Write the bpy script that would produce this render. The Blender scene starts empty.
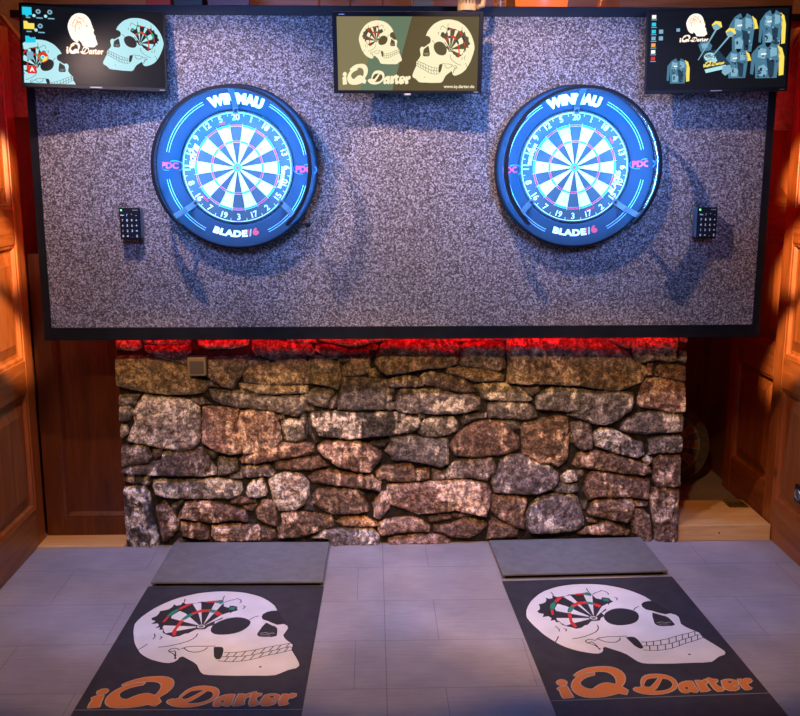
import bpy, bmesh, math, random
import numpy as np
from mathutils import Vector, Matrix, Euler
from mathutils.geometry import tessellate_polygon
random.seed(5)
PI = math.pi
R = math.radians
SC = bpy.context.scene
COL = SC.collection

# ---------------------------------------------------------------- camera
cam_data = bpy.data.cameras.new('camera')
cam = bpy.data.objects.new('camera', cam_data); COL.objects.link(cam)
cam_data.sensor_fit = 'HORIZONTAL'; cam_data.sensor_width = 36.0
cam_data.lens = 36.0 * 946 / 800
cam.location = (-0.14, -4.0, 1.70)
cam.rotation_euler = (R(90 - 10.95), 0, R(-1.665))
SC.camera = cam
# ---------------------------------------------------------------- world, lights, exposure
w = bpy.data.worlds.new('world'); SC.world = w; w.use_nodes = True
w.node_tree.nodes['Background'].inputs[0].default_value = (0.50, 0.42, 0.48, 1)
w.node_tree.nodes['Background'].inputs[1].default_value = 0.014

def aim(o, target):
    d = Vector(target) - Vector(o.location)
    o.rotation_euler = d.to_track_quat('-Z', 'Y').to_euler()

def spot(name, loc, target, power, color, size=60, blend=0.5, radius=0.03):
    l = bpy.data.lights.new(name, 'SPOT'); l.energy = power; l.color = color
    l.spot_size = R(size); l.spot_blend = blend; l.shadow_soft_size = radius
    o = bpy.data.objects.new(name, l); COL.objects.link(o); o.location = loc; aim(o, target)
    return o

def area(name, loc, target, power, color, sx, sy, spread=180):
    l = bpy.data.lights.new(name, 'AREA'); l.energy = power; l.color = color
    l.shape = 'RECTANGLE'; l.size = sx; l.size_y = sy; l.spread = R(spread)
    o = bpy.data.objects.new(name, l); COL.objects.link(o); o.location = loc; aim(o, target)
    return o

PINK = (1.0, 0.70, 0.62); WARM = (1.0, 0.52, 0.17); BLUE = (0.16, 0.32, 1.0)
spot('ceiling_spot', (-1.03, -1.0, 2.52), (-0.74, 0.1, 1.10), 70, PINK, 86, 0.4, 0.02)
spot('ceiling_spot', (0.09, -1.0, 2.55), (0.72, 0.1, 1.08), 78, PINK, 86, 0.4, 0.02)
for x_, t_ in ((-1.15, -1.0), (-0.45, -0.05), (0.15, 0.95)):
    spot('warm_spot', (x_, -2.45, 2.58), (t_, -0.13, 0.0), 165, WARM, 37, 0.35)
for s_ in (-1, 1):
    for z_ in (1.02, 1.40, 1.78):
        spot('door_fill', (s_ * 0.6, -2.2, 2.5), (s_ * 1.74, 0.01, z_), 2000, (1.0, 0.66, 0.34), 7.0, 0.5)  # added fill without a fixture, brightens the door faces
for x_ in (-1.05, -0.35, 0.35, 1.05):
    spot('blue_floor_fill', (x_, -0.85, 2.62), (x_, -0.20, 0.0), 80, BLUE, 31, 0.6)  # added blue fill, tints the floor near the stone panel
for x_ in (-0.7, 0.7):
    spot('blue_carpet_fill', (x_, -2.2, 2.2), (x_, 0.0, 1.92), 260, (0.24, 0.36, 1.0), 42, 0.7, 0.3)  # unseen blue fill added to colour the shadows on the carpet
area('ledge_fill', (0.0, 0.33, 3.05), (0.0, 0.36, 2.0), 22, (1.0, 0.6, 0.35), 3.2, 0.08)  # added warm fill for the upper wall, no lamp stands there

SC.view_settings.view_transform = 'Standard'
SC.view_settings.look = 'None'
SC.view_settings.gamma = 1.0
SC.view_settings.use_curve_mapping = False
SC.view_settings.exposure = 0.0

# ---------------------------------------------------------------- material helpers
class NT:
    def __init__(s, name):
        s.m = bpy.data.materials.new(name); s.m.use_nodes = True
        s.t = s.m.node_tree; s.b = s.t.nodes['Principled BSDF']
    def n(s, typ, **kw):
        nd = s.t.nodes.new(typ)
        for k, v in kw.items():
            if k.startswith('_'): setattr(nd, k[1:], v)
            else: nd.inputs[k.replace('__', ' ')].default_value = v
        return nd
    def l(s, a, b): s.t.links.new(a, b)
    def math(s, op, a, b=None, clamp=False):
        nd = s.t.nodes.new('ShaderNodeMath'); nd.operation = op; nd.use_clamp = clamp
        for i, v in enumerate((a, b)):
            if v is None: continue
            if isinstance(v, (int, float)): nd.inputs[i].default_value = v
            else: s.l(v, nd.inputs[i])
        return nd.outputs[0]
    def ramp(s, fac, stops):
        r = s.t.nodes.new('ShaderNodeValToRGB'); e = r.color_ramp.elements
        while len(e) < len(stops): e.new(0.5)
        for i, (p, c) in enumerate(stops):
            e[i].position = p; e[i].color = (*c, 1) if len(c) == 3 else c
        s.l(fac, r.inputs[0]); return r.outputs[0]
    def bump(s, h, strength=0.4, dist=0.01):
        b = s.n('ShaderNodeBump', Strength=strength, Distance=dist)
        s.l(h, b.inputs['Height']); s.l(b.outputs[0], s.b.inputs['Normal'])

def mat(name, col, rough=0.5, metal=0.0, emit=None, es=0.0, noise=0.0, nscale=30, spec=None):
    k = NT(name); b = k.b
    b.inputs['Base Color'].default_value = (*col, 1)
    b.inputs['Roughness'].default_value = rough; b.inputs['Metallic'].default_value = metal
    if spec is not None: b.inputs['Specular IOR Level'].default_value = spec
    if emit:
        b.inputs['Emission Color'].default_value = (*emit, 1); b.inputs['Emission Strength'].default_value = es
    if noise:
        tc = k.n('ShaderNodeTexCoord'); nz = k.n('ShaderNodeTexNoise', Scale=nscale, Detail=5.0)
        k.l(tc.outputs['Object'], nz.inputs['Vector'])
        k.l(k.ramp(nz.outputs[0], [(0.3, tuple(c * (1 - noise) for c in col)), (0.7, tuple(min(1, c * (1 + noise)) for c in col))]), b.inputs['Base Color'])
    return k.m

def wood_mat(name, dark, mid, light, axis='Z', rough=0.38):
    k = NT(name)
    tc = k.n('ShaderNodeTexCoord'); mp = k.n('ShaderNodeMapping')
    s = {'Z': (9, 9, 0.7), 'Y': (9, 0.7, 9), 'X': (0.7, 9, 9)}[axis]
    mp.inputs['Scale'].default_value = s
    k.l(tc.outputs['Object'], mp.inputs['Vector'])
    n1 = k.n('ShaderNodeTexNoise', Scale=2.2, Detail=6.0, Roughness=0.6, Distortion=1.2)
    k.l(mp.outputs[0], n1.inputs['Vector'])
    wv = k.n('ShaderNodeTexNoise', Scale=11.0, Detail=3.0, Roughness=0.7)
    k.l(mp.outputs[0], wv.inputs['Vector'])
    f = k.math('ADD', k.math('MULTIPLY', n1.outputs[0], 0.65), k.math('MULTIPLY', wv.outputs[0], 0.35))
    c = k.ramp(f, [(0.32, dark), (0.5, mid), (0.68, light)])
    vo = k.n('ShaderNodeTexVoronoi', Scale=3.1)      # knots
    mp2 = k.n('ShaderNodeMapping'); mp2.inputs['Scale'].default_value = {'Z': (1.6, 1.6, .8), 'Y': (1.6, .8, 1.6), 'X': (.8, 1.6, 1.6)}[axis]
    k.l(tc.outputs['Object'], mp2.inputs['Vector']); k.l(mp2.outputs[0], vo.inputs['Vector'])
    kn = k.ramp(vo.outputs['Distance'], [(0.02, (0.25, 0.2, 0.18)), (0.09, (1, 1, 1))])
    mx = k.n('ShaderNodeMix', _data_type='RGBA', _blend_type='MULTIPLY'); mx.inputs[0].default_value = 1.0
    k.l(c, mx.inputs[6]); k.l(kn, mx.inputs[7]); k.l(mx.outputs[2], k.b.inputs['Base Color'])
    k.b.inputs['Roughness'].default_value = rough
    k.bump(wv.outputs[0], 0.12, 0.004)
    return k.m

M = {}
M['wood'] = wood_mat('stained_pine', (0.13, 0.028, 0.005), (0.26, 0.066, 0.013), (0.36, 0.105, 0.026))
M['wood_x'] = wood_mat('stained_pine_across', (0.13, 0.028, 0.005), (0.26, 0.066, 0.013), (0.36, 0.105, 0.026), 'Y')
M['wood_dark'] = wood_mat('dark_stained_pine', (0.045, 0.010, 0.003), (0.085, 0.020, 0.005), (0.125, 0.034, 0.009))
M['wood_brown'] = wood_mat('brown_boards', (0.08, 0.032, 0.015), (0.14, 0.06, 0.028), (0.19, 0.085, 0.04), 'X')
M['pine'] = wood_mat('pale_pine', (0.50, 0.27, 0.10), (0.66, 0.40, 0.17), (0.74, 0.48, 0.23), 'X', 0.5)
M['black'] = mat('black_painted_wood', (0.006, 0.007, 0.009), 0.5, noise=0.4, nscale=12, spec=0.25)
M['casing'] = mat('black_plastic', (0.008, 0.008, 0.010), 0.5, spec=0.15)
M['casing_grey'] = mat('grey_plastic', (0.045, 0.045, 0.05), 0.4)
M['holder'] = mat('pale_grey_plastic', (0.22, 0.22, 0.25), 0.4)
M['rubber'] = mat('black_rubber_mat', (0.15, 0.155, 0.165), 0.5, noise=0.15, nscale=25)
M['matblack'] = mat('printed_mat_black', (0.032, 0.034, 0.046), 0.4, noise=0.3, nscale=18)
M['foam'] = mat('surround_foam', (0.012, 0.021, 0.036), 0.8, spec=0.2)
M['sisal_black'] = mat('sisal_black', (0.030, 0.032, 0.036), 0.7)
M['sisal_white'] = mat('sisal_white', (0.62, 0.60, 0.52), 0.7)
M['sisal_shaded'] = mat('sisal_shade_tan', (0.13, 0.07, 0.022), 0.8)  # dark tan imitates the niche's shade and warm light
M['sisal_red'] = mat('sisal_red', (0.50, 0.02, 0.05), 0.7)
M['sisal_green'] = mat('sisal_green', (0.01, 0.28, 0.13), 0.7)
M['white'] = mat('white_print', (0.72, 0.72, 0.72), 0.5)
M['wire'] = mat('wire_steel', (0.75, 0.76, 0.78), 0.3, 0.6)
M['paleblue'] = mat('pale_blue_print', (0.25, 0.42, 0.62), 0.5)
M['logo_red'] = mat('red_print', (0.62, 0.015, 0.03), 0.5)
M['logo_blue'] = mat('blue_print', (0.03, 0.12, 0.45), 0.5)
M['grey_print'] = mat('grey_print', (0.25, 0.26, 0.28), 0.5)
M['led_white'] = mat('ring_light_led', (0.8, 0.85, 0.9), 0.4, emit=(0.055, 0.33, 1.0), es=520)
M['led_red'] = mat('red_led_strip', (0.6, 0.02, 0.02), 0.5, emit=(1.0, 0.001, 0.006), es=60)
M['led_red_side'] = mat('red_led_strip_dim', (0.6, 0.02, 0.02), 0.5, emit=(1.0, 0.001, 0.006), es=70)
M['green_dot'] = mat('green_indicator', (0.05, 0.5, 0.1), 0.5, emit=(0.2, 1.0, 0.25), es=2.5)
M['brass'] = mat('brass', (0.42, 0.32, 0.10), 0.35, 0.9)
M['metal'] = mat('dark_metal', (0.06, 0.055, 0.05), 0.35, 0.8)
M['steel'] = mat('brushed_steel', (0.30, 0.31, 0.33), 0.4, 0.8)
M['beige'] = mat('beige_plastic', (0.42, 0.36, 0.22), 0.45)
M['grey'] = mat('grey_cover', (0.16, 0.155, 0.15), 0.5)
M['red_gloss'] = mat('red_lacquer', (0.62, 0.05, 0.02), 0.25)
M['orange_glow'] = mat('orange_lantern_shade', (0.85, 0.2, 0.05), 0.4, emit=(1.0, 0.16, 0.02), es=0.9)
M['amber'] = mat('amber_glass', (0.45, 0.10, 0.03), 0.1)
M['bone'] = mat('bone', (0.46, 0.29, 0.12), 0.55, noise=0.25, nscale=60)
M['bone_dark'] = mat('bone_gap', (0.05, 0.035, 0.02), 0.8)
M['box_black'] = mat('black_card', (0.01, 0.009, 0.009), 0.5)
M['maroon'] = mat('maroon_lacquer', (0.13, 0.012, 0.01), 0.4)
M['skull_white'] = mat('skull_print', (0.66, 0.65, 0.64), 0.5, noise=0.08, nscale=8)
M['art_black'] = mat('art_black', (0.022, 0.021, 0.024), 0.5)
M['art_red'] = mat('art_red', (0.55, 0.03, 0.025), 0.5)
M['art_green'] = mat('art_green', (0.02, 0.22, 0.13), 0.5)
M['art_orange'] = mat('art_orange', (0.66, 0.20, 0.035), 0.5)
M['art_pale'] = mat('art_pale_edge', (0.62, 0.48, 0.36), 0.5)

# carpet
k = NT('speckled_carpet')
tc = k.n('ShaderNodeTexCoord')
n1 = k.n('ShaderNodeTexVoronoi', Scale=215.0); k.l(tc.outputs['Object'], n1.inputs['Vector'])
sc_ = k.n('ShaderNodeSeparateColor'); k.l(n1.outputs['Color'], sc_.inputs[0])
n2 = k.n('ShaderNodeTexNoise', Scale=70.0, Detail=4.0, Roughness=0.7); k.l(tc.outputs['Object'], n2.inputs['Vector'])
f = k.math('ADD', k.math('MULTIPLY', sc_.outputs[0], 0.45), k.math('MULTIPLY', n2.outputs[0], 0.55))
k.l(k.ramp(f, [(0.20, (0.035, 0.028, 0.028)), (0.50, (0.16, 0.137, 0.137)), (0.80, (0.62, 0.56, 0.56))]), k.b.inputs['Base Color'])
k.b.inputs['Roughness'].default_value = 0.95; k.b.inputs['Specular IOR Level'].default_value = 0.1
k.bump(f, 0.6, 0.005)
M['carpet'] = k.m

# floor tiles
k = NT('vinyl_floor_tiles')
tc = k.n('ShaderNodeTexCoord'); sp = k.n('ShaderNodeSeparateXYZ'); k.l(tc.outputs['Object'], sp.inputs[0])
def line(coord, period, off, width=0.0022):
    a = k.math('ADD', coord, off + 50 * period); m = k.math('MODULO', a, period)
    d = k.math('ABSOLUTE', k.math('SUBTRACT', m, period / 2)); return k.math('GREATER_THAN', d, period / 2 - width)
row = k.math('FLOOR', k.math('DIVIDE', k.math('ADD', sp.outputs[1], 0.41 + 0.335 * 40), 0.335))
odd = k.math('MODULO', row, 2.0)
xs = k.math('ADD', sp.outputs[0], k.math('MULTIPLY', odd, 0.31))
L = k.math('MAXIMUM', k.math('MAXIMUM', line(sp.outputs[1], 0.335, 0.41, 0.0016), line(xs, 0.62, 0.21, 0.0014)), line(sp.outputs[0], 3.0, 0.1, 0.0018))
nz = k.n('ShaderNodeTexNoise', Scale=3.5, Detail=6.0, Roughness=0.6); k.l(tc.outputs['Object'], nz.inputs['Vector'])
mp = k.n('ShaderNodeMapping'); mp.inputs['Scale'].default_value = (4, 40, 1); k.l(tc.outputs['Object'], mp.inputs['Vector'])
nf = k.n('ShaderNodeTexNoise', Scale=2.0, Detail=4.0); k.l(mp.outputs[0], nf.inputs['Vector'])
f = k.math('ADD', k.math('MULTIPLY', nz.outputs[0], 0.7), k.math('MULTIPLY', nf.outputs[0], 0.3))
c = k.ramp(f, [(0.35, (0.225, 0.21, 0.23)), (0.65, (0.34, 0.315, 0.34))])
mx = k.n('ShaderNodeMix', _data_type='RGBA'); k.l(k.math('MULTIPLY', L, 0.55), mx.inputs[0]); k.l(c, mx.inputs[6]); mx.inputs[7].default_value = (0.06, 0.05, 0.06, 1)
k.l(mx.outputs[2], k.b.inputs['Base Color']); k.b.inputs['Roughness'].default_value = 0.42
k.bump(nf.outputs[0], 0.1, 0.003)
M['floor'] = k.m

# stone
k = NT('field_stone')
at = k.n('ShaderNodeAttribute', _attribute_name='stone_colour')
tc = k.n('ShaderNodeTexCoord')
na = k.n('ShaderNodeTexNoise', Scale=38.0, Detail=8.0, Roughness=0.7); k.l(tc.outputs['Object'], na.inputs['Vector'])
nb = k.n('ShaderNodeTexNoise', Scale=105.0, Detail=6.0, Roughness=0.75); k.l(tc.outputs['Object'], nb.inputs['Vector'])
f = k.math('ADD', k.math('MULTIPLY', na.outputs[0], 0.58), k.math('MULTIPLY', nb.outputs[0], 0.42))
g = k.ramp(f, [(0.37, (0.12, 0.10, 0.10)), (0.49, (0.74, 0.71, 0.70)), (0.60, (2.9, 2.8, 2.7))])
mx = k.n('ShaderNodeMix', _data_type='RGBA', _blend_type='MULTIPLY'); mx.inputs[0].default_value = 1.0
k.l(at.outputs['Color'], mx.inputs[6]); k.l(g, mx.inputs[7]); k.l(mx.outputs[2], k.b.inputs['Base Color'])
k.b.inputs['Roughness'].default_value = 0.8
k.bump(f, 1.0, 0.020)
M['stone'] = k.m

# ---------------------------------------------------------------- mesh builder
class MB:
    def __init__(s): s.v = []; s.f = []; s.mi = []; s.mats = []
    def _m(s, m):
        m = M[m] if isinstance(m, str) else m
        if m not in s.mats: s.mats.append(m)
        return s.mats.index(m)
    def add(s, vs, fs, m):
        b = len(s.v); s.v += [tuple(v) for v in vs]
        i = s._m(m)
        for f in fs: s.f.append([b + q for q in f]); s.mi.append(i)
    def box(s, x0, x1, y0, y1, z0, z1, m):
        vs = [(x, y, z) for x in (x0, x1) for y in (y0, y1) for z in (z0, z1)]
        s.add(vs, [(0, 1, 3, 2), (4, 6, 7, 5), (0, 4, 5, 1), (2, 3, 7, 6), (0, 2, 6, 4), (1, 5, 7, 3)], m)
    def prism(s, poly, y0, y1, m, axis='Y'):
        """polygon in (a,b), extruded along axis from y0 to y1, as solid"""
        def P(a, b, c): return {'Y': (a, c, b), 'X': (c, a, b), 'Z': (a, b, c)}[axis]
        n = len(poly); vs = [P(a, b, y0) for a, b in poly] + [P(a, b, y1) for a, b in poly]
        tri = tessellate_polygon([[Vector((a, b, 0)) for a, b in poly]])
        fs = [tuple(t) for t in tri] + [tuple(n + q for q in reversed(t)) for t in tri]
        fs += [(i, (i + 1) % n, n + (i + 1) % n, n + i) for i in range(n)]
        s.add(vs, fs, m)
    def lathe(s, prof, m, center=(0, 0, 0), seg=64, axis='Y', closed=False, a0=0, a1=2 * PI):
        full = abs(a1 - a0 - 2 * PI) < 1e-6; n = seg if full else seg + 1; vs = []; k = len(prof)
        for i in range(n):
            a = a0 + (a1 - a0) * i / seg; c, d = math.cos(a), math.sin(a)
            for r, h in prof:
                p = (r * c, h, r * d) if axis == 'Y' else (r * c, r * d, h)
                vs.append(tuple(p[q] + center[q] for q in range(3)))
        fs = []
        for i in range(seg):
            j = (i + 1) % n if full else i + 1
            for q in range(k if closed else k - 1):
                r = (q + 1) % k; fs.append((i * k + q, j * k + q, j * k + r, i * k + r))
        if not full and closed: fs += [tuple(range(k)), tuple(range((n - 1) * k, n * k))]
        s.add(vs, fs, m)
    def tube(s, pts, r, m, seg=8, cap=True):
        pts = [Vector(p) for p in pts]; vs = []; n = len(pts); up = Vector((0, 0, 1))
        rr = r if isinstance(r, (list, tuple)) else [r] * n
        for i, p in enumerate(pts):
            t = (pts[min(i + 1, n - 1)] - pts[max(i - 1, 0)]).normalized()
            a = t.cross(up);
            if a.length < 1e-3: a = t.cross(Vector((0, 1, 0)))
            a.normalize(); b = t.cross(a)
            vs += [p + (a * math.cos(2 * PI * j / seg) + b * math.sin(2 * PI * j / seg)) * rr[i] for j in range(seg)]
        fs = [(i * seg + j, i * seg + (j + 1) % seg, (i + 1) * seg + (j + 1) % seg, (i + 1) * seg + j) for i in range(n - 1) for j in range(seg)]
        if cap: fs += [tuple(range(seg)), tuple(range((n - 1) * seg, n * seg))]
        s.add(vs, fs, m)
    def build(s, name, parent=None, smooth=False, bevel=0, fix=True):
        me = bpy.data.meshes.new(name); me.from_pydata(s.v, [], s.f)
        for m in s.mats: me.materials.append(m)
        me.polygons.foreach_set('material_index', s.mi)
        if smooth: me.polygons.foreach_set('use_smooth', [True] * len(s.f))
        me.update()
        if fix:
            bm = bmesh.new(); bm.from_mesh(me); bmesh.ops.recalc_face_normals(bm, faces=bm.faces); bm.to_mesh(me); bm.free()
        o = bpy.data.objects.new(name, me); COL.objects.link(o)
        if parent: o.parent = parent
        if smooth and hasattr(me, 'set_sharp_from_angle'): me.set_sharp_from_angle(angle=R(40))
        if bevel:
            b = o.modifiers.new('bevel', 'BEVEL'); b.width = bevel; b.segments = 2; b.limit_method = 'ANGLE'
        return o

def tag(o, label=None, cat=None, group=None, kind=None):
    for kk, v in (('label', label), ('category', cat), ('group', group), ('kind', kind)):
        if v: o[kk] = v
    return o
def thing(name, loc, label, cat, rot=(0, 0, 0), group=None):
    o = bpy.data.objects.new(name, None); COL.objects.link(o); o.empty_display_size = 0.05
    o.location = loc; o.rotation_euler = rot
    return tag(o, label, cat, group)
def struct(o): o['kind'] = 'structure'; return o
def copy_tree(o, parent=None):
    c = o.copy(); COL.objects.link(c)
    if parent: c.parent = parent
    for ch in o.children: copy_tree(ch, c)
    return c

# ---------------------------------------------------------------- text and flat art
_tc = {}
def text_tris(s, size, bold=0.0, shear=0.0, space=1.0, align='CENTER'):
    key = (s, size, bold, shear, space, align)
    if key not in _tc:
        cu = bpy.data.curves.new('t', 'FONT'); cu.body = s; cu.size = size; cu.offset = bold; cu.shear = shear
        cu.align_x = align; cu.align_y = 'BOTTOM_BASELINE' if False else 'CENTER'; cu.space_character = space
        cu.resolution_u = 3; cu.dimensions = '2D'; cu.fill_mode = 'FRONT' if hasattr(cu, 'fill_mode') and False else cu.fill_mode
        ob = bpy.data.objects.new('t', cu); me = bpy.data.meshes.new_from_object(ob)
        vs = [(v.co.x, v.co.y) for v in me.vertices]; fs = [tuple(p.vertices) for p in me.polygons]
        bpy.data.objects.remove(ob); bpy.data.meshes.remove(me); bpy.data.curves.remove(cu)
        _tc[key] = (vs, fs)
    return _tc[key]

def clip(poly, x0, x1, y0, y1):
    for ax, lim, sg in ((0, x0, 1), (0, x1, -1), (1, y0, 1), (1, y1, -1)):
        out = []
        for i in range(len(poly)):
            a, b = poly[i - 1], poly[i]; ia = (a[ax] - lim) * sg >= 0; ib = (b[ax] - lim) * sg >= 0
            if ia != ib:
                t = (lim - a[ax]) / (b[ax] - a[ax]); out.append((a[0] + (b[0] - a[0]) * t, a[1] + (b[1] - a[1]) * t))
            if ib: out.append(b)
        poly = out
        if len(poly) < 3: return []
    return poly

class Art:
    """flat printed shapes: list of (layer, material, polygon)"""
    def __init__(s): s.p = []
    def poly(s, pts, m, layer): s.p.append((layer, m, [tuple(q) for q in pts]))
    def stroke(s, pts, wd, m, layer, closed=False):
        pts = [Vector(q) for q in pts]; n = len(pts)
        for i in range(n if closed else n - 1):
            a, b = pts[i], pts[(i + 1) % n]; d = b - a
            if d.length < 1e-9: continue
            d.normalize(); e = Vector((-d.y, d.x)) * wd / 2; a = a - d * wd * .3; b = b + d * wd * .3
            s.p.append((layer, m, [tuple(a + e), tuple(b + e), tuple(b - e), tuple(a - e)]))
    def map(s, fn, remap=None, off=0, box=None):
        o = Art()
        for L, m, p in s.p:
            q = [fn(*c) for c in p]
            if box: q = clip(q, *box)
            if len(q) >= 3: o.p.append((L + off, (remap or {}).get(m, m), q))
        return o
    def emit(s, mb, surf, step=0.0003):
        for L, m, p in s.p:
            tri = tessellate_polygon([[Vector((a, b, 0)) for a, b in p]])
            mb.add([surf(a, b, L * step) for a, b in p], [tuple(t) for t in tri], m)

def disc(cx, cy, r, n=14, sx=1.0): return [(cx + r * sx * math.cos(2 * PI * i / n), cy + r * math.sin(2 * PI * i / n)) for i in range(n)]

# skull logo, drawn in a sketch frame then laid flat on a 0.733 m wide mat (x right, y towards the thrower)
HM = [-0.006794506, 0.004204982, 1.555126, -0.0002915853, -0.0161927, 9.538727, -0.0001653298, -0.004259986, 1.0]
def flat(px, py):
    w_ = HM[6] * px + HM[7] * py + HM[8]
    return ((HM[0] * px + HM[1] * py + HM[2]) / w_, (HM[3] * px + HM[4] * py + HM[5]) / w_)
def S1(s): v = [float(q) for q in s.replace(',', ' ').split()]; return [flat(520 + a / 5.333, 575 + b / 5.333) for a, b in zip(v[::2], v[1::2])]
def L1(s): v = [float(q) for q in s.replace(',', ' ').split()]; return [flat(540 + a / 5, 650 + b / 5) for a, b in zip(v[::2], v[1::2])]
def L2(s): v = [float(q) for q in s.replace(',', ' ').split()]; return [flat(640 + a / 5.333, 660 + b / 5.333) for a, b in zip(v[::2], v[1::2])]

SK = Art()
outline = S1('30,200 32,180 40,160 55,135 75,115 100,96 130,80 165,68 200,58 240,52 280,48 325,46 370,47 410,49 450,53 490,60 530,68 565,78 600,90 630,102 660,115 700,140 672,142 653,147 643,158 650,172 668,184 700,191 730,200 770,210 797,205 827,214 845,226 852,245 857,263 880,278 915,294 952,306 967,323 977,338 1010,357 1045,378 1075,397 1098,413 1103,422 1099,433 1067,443 1045,459 1027,471 980,474 925,474 825,476 725,475 680,474 645,470 620,460 600,448 580,434 560,421 530,408 500,398 470,388 447,380 437,384 440,395 432,408 410,415 380,413 350,408 310,400 280,392 250,382 220,370 200,360 180,348 155,332 130,315 110,299 90,280 70,262 50,240 38,225 32,215')
SK.poly(outline, 'skull_white', 1)
SK.poly(S1('440,220 443,208 450,198 465,189 480,182 500,177 520,175 545,176 570,180 592,186 610,193 622,203 628,217 627,230 620,242 608,251 590,258 565,263 540,265 515,265 490,261 470,254 455,244 445,232'), 'art_black', 2)
SK.poly(S1('645,150 665,143 700,143 722,150 740,165 770,180 797,195 795,205 770,209 735,201 700,190 668,183 648,170'), 'art_black', 2)
SK.poly(S1('700,200 720,206 745,214 770,220 787,228 803,243 820,262 822,268 805,273 790,272 765,273 740,272 722,266 712,258 706,240 700,220'), 'art_black', 2)
SK.stroke(S1('725,255 750,250 770,256 790,252 800,256'), 0.002, 'skull_white', 3)
SK.stroke(S1('735,263 760,262 785,263'), 0.002, 'skull_white', 3)
SK.poly(S1('557,328 580,326 602,328 618,338 632,353 644,370 652,388 640,391 627,388 605,375 587,358 570,342'), 'art_black', 2)
SK.poly(S1('90,185 105,175 104,160 98,150 120,145 133,140 140,128 135,115 155,122 172,118 170,104 195,113 215,110 240,108 260,100 295,100 330,95 352,90 375,98 385,108 400,122 430,128 428,118 445,118 470,122 478,132 492,140 470,150 465,165 450,172 455,185 430,198 445,215 425,225 420,238 400,240 375,240 355,260 340,262 322,275 295,280 270,272 250,268 220,258 205,242 190,245 180,232 160,236 165,222 148,212 118,216 125,200 100,195'), 'art_black', 2)
for s in ('190,222 370,225 372,229 290,248 240,262 215,248 205,238 195,235', '182,172 198,148 240,160 376,221 290,205 190,185', '228,112 265,105 383,218 300,155', '335,104 380,102 388,216', '430,165 462,150 468,163 440,185 396,220'):
    SK.poly(S1(s), 'skull_white', 3)
for m, s in (('art_red', '248,195 268,195 275,240 300,268 288,275 262,250'), ('art_green', '248,193 252,172 270,158 287,168 270,192'), ('art_red', '268,157 300,140 345,136 350,150 305,155 285,166'), ('art_green', '347,137 384,143 382,156 350,151'), ('art_red', '385,145 428,158 418,171 384,158'), ('art_red', '160,178 175,178 177,205 167,207'), ('art_green', '156,174 160,152 180,136 190,148 177,177'), ('art_red', '180,134 205,111 226,114 192,143'), ('art_red', '290,98 335,93 338,103 292,105'), ('art_green', '338,92 375,100 376,111 338,104'), ('art_green', '435,124 465,124 470,140 440,136')):
    SK.poly(S1(m and s), m, 4)
b0 = S1('386,225')[0]
SK.poly(disc(b0[0], b0[1], 0.020), 'art_black', 5); SK.poly(disc(b0[0], b0[1], 0.015), 'skull_white', 6)
SK.poly(disc(b0[0], b0[1], 0.010), 'art_green', 7); SK.poly(disc(b0[0], b0[1], 0.004), 'art_red', 8)
cracks = ['165,88 178,105', '350,70 358,85 368,97', '383,102 400,92 418,88 428,82 452,88 466,98 464,104', '185,265 203,280 205,292', '228,278 242,282 240,292', '200,318 192,335 180,350', '275,333 310,328 340,321 370,311 395,300 408,288 412,275 405,262', '600,187 610,174 627,168', '417,392 405,375 392,362 375,350 352,357', '345,342 343,350 362,358 390,368 422,390', '345,342 360,337 375,338 395,345', '398,340 415,330 460,325 510,325 560,323', '408,335 430,345 450,352 480,356 505,354 523,345 528,332', '497,118 512,122 510,133']
for s in cracks: SK.stroke(S1(s), 0.0042, 'art_black', 5)
for s in ('640,356 680,356 720,352 780,342 840,325 900,312 935,303 962,312', '652,398 690,402 720,403 760,400 800,394 840,382 870,370 930,354 977,338', '645,378 690,376 750,374 800,366 860,348 900,337 945,322 970,326'):
    SK.stroke(S1(s), 0.0036, 'art_black', 5)
for x_, y0_, y1_ in ((668, 356, 376), (705, 354, 375), (745, 348, 373), (790, 340, 367), (828, 329, 358), (862, 320, 347), (895, 313, 338), (930, 305, 326), (685, 377, 401), (728, 375, 402), (770, 371, 399), (808, 364, 392), (845, 354, 380), (880, 344, 367), (912, 334, 359), (945, 322, 349)):
    SK.stroke(S1(f'{x_},{y0_} {x_+2},{y1_}'), 0.0036, 'art_black', 5)
SK.stroke(outline, 0.004, 'art_black', 5, True)
SK.poly(disc(*S1('902,427')[0], 0.005), 'art_black', 5)

LT = Art()
def letter(p, holes=(), bot=10):
    LT.stroke(p, 0.0075, 'art_pale', bot, True); LT.poly(p, 'art_orange', bot + 1)
    for h in holes: LT.stroke(h, 0.004, 'art_pale', bot + 2, True); LT.poly(h, 'art_black', bot + 3)
letter(L1('75,152 84,143 98,139 112,142 124,150 123,161 112,168 98,168 84,164'))
letter(L1('78,184 92,175 125,172 140,200 157,228 130,231 108,233 96,212 92,196'))
letter(L1('162,119 180,105 205,93 235,84 270,80 310,78 345,81 375,90 398,104 412,120 418,138 415,155 408,168 398,180 432,200 428,212 424,221 405,218 385,212 362,219 335,225 310,229 280,231 245,231 215,228 190,220 170,208 156,193 150,176 152,160 160,145 175,130 192,120 210,114 235,110 262,107 262,119 240,124 222,130 205,138 193,148 188,158 193,168 205,178 222,186 240,191 260,190 262,187 275,177 290,168 310,162 330,160 352,165 372,172 376,160 374,145 366,130 352,117 335,108 315,103 285,101 250,103 225,106 205,110 185,117 168,123'))
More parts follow.
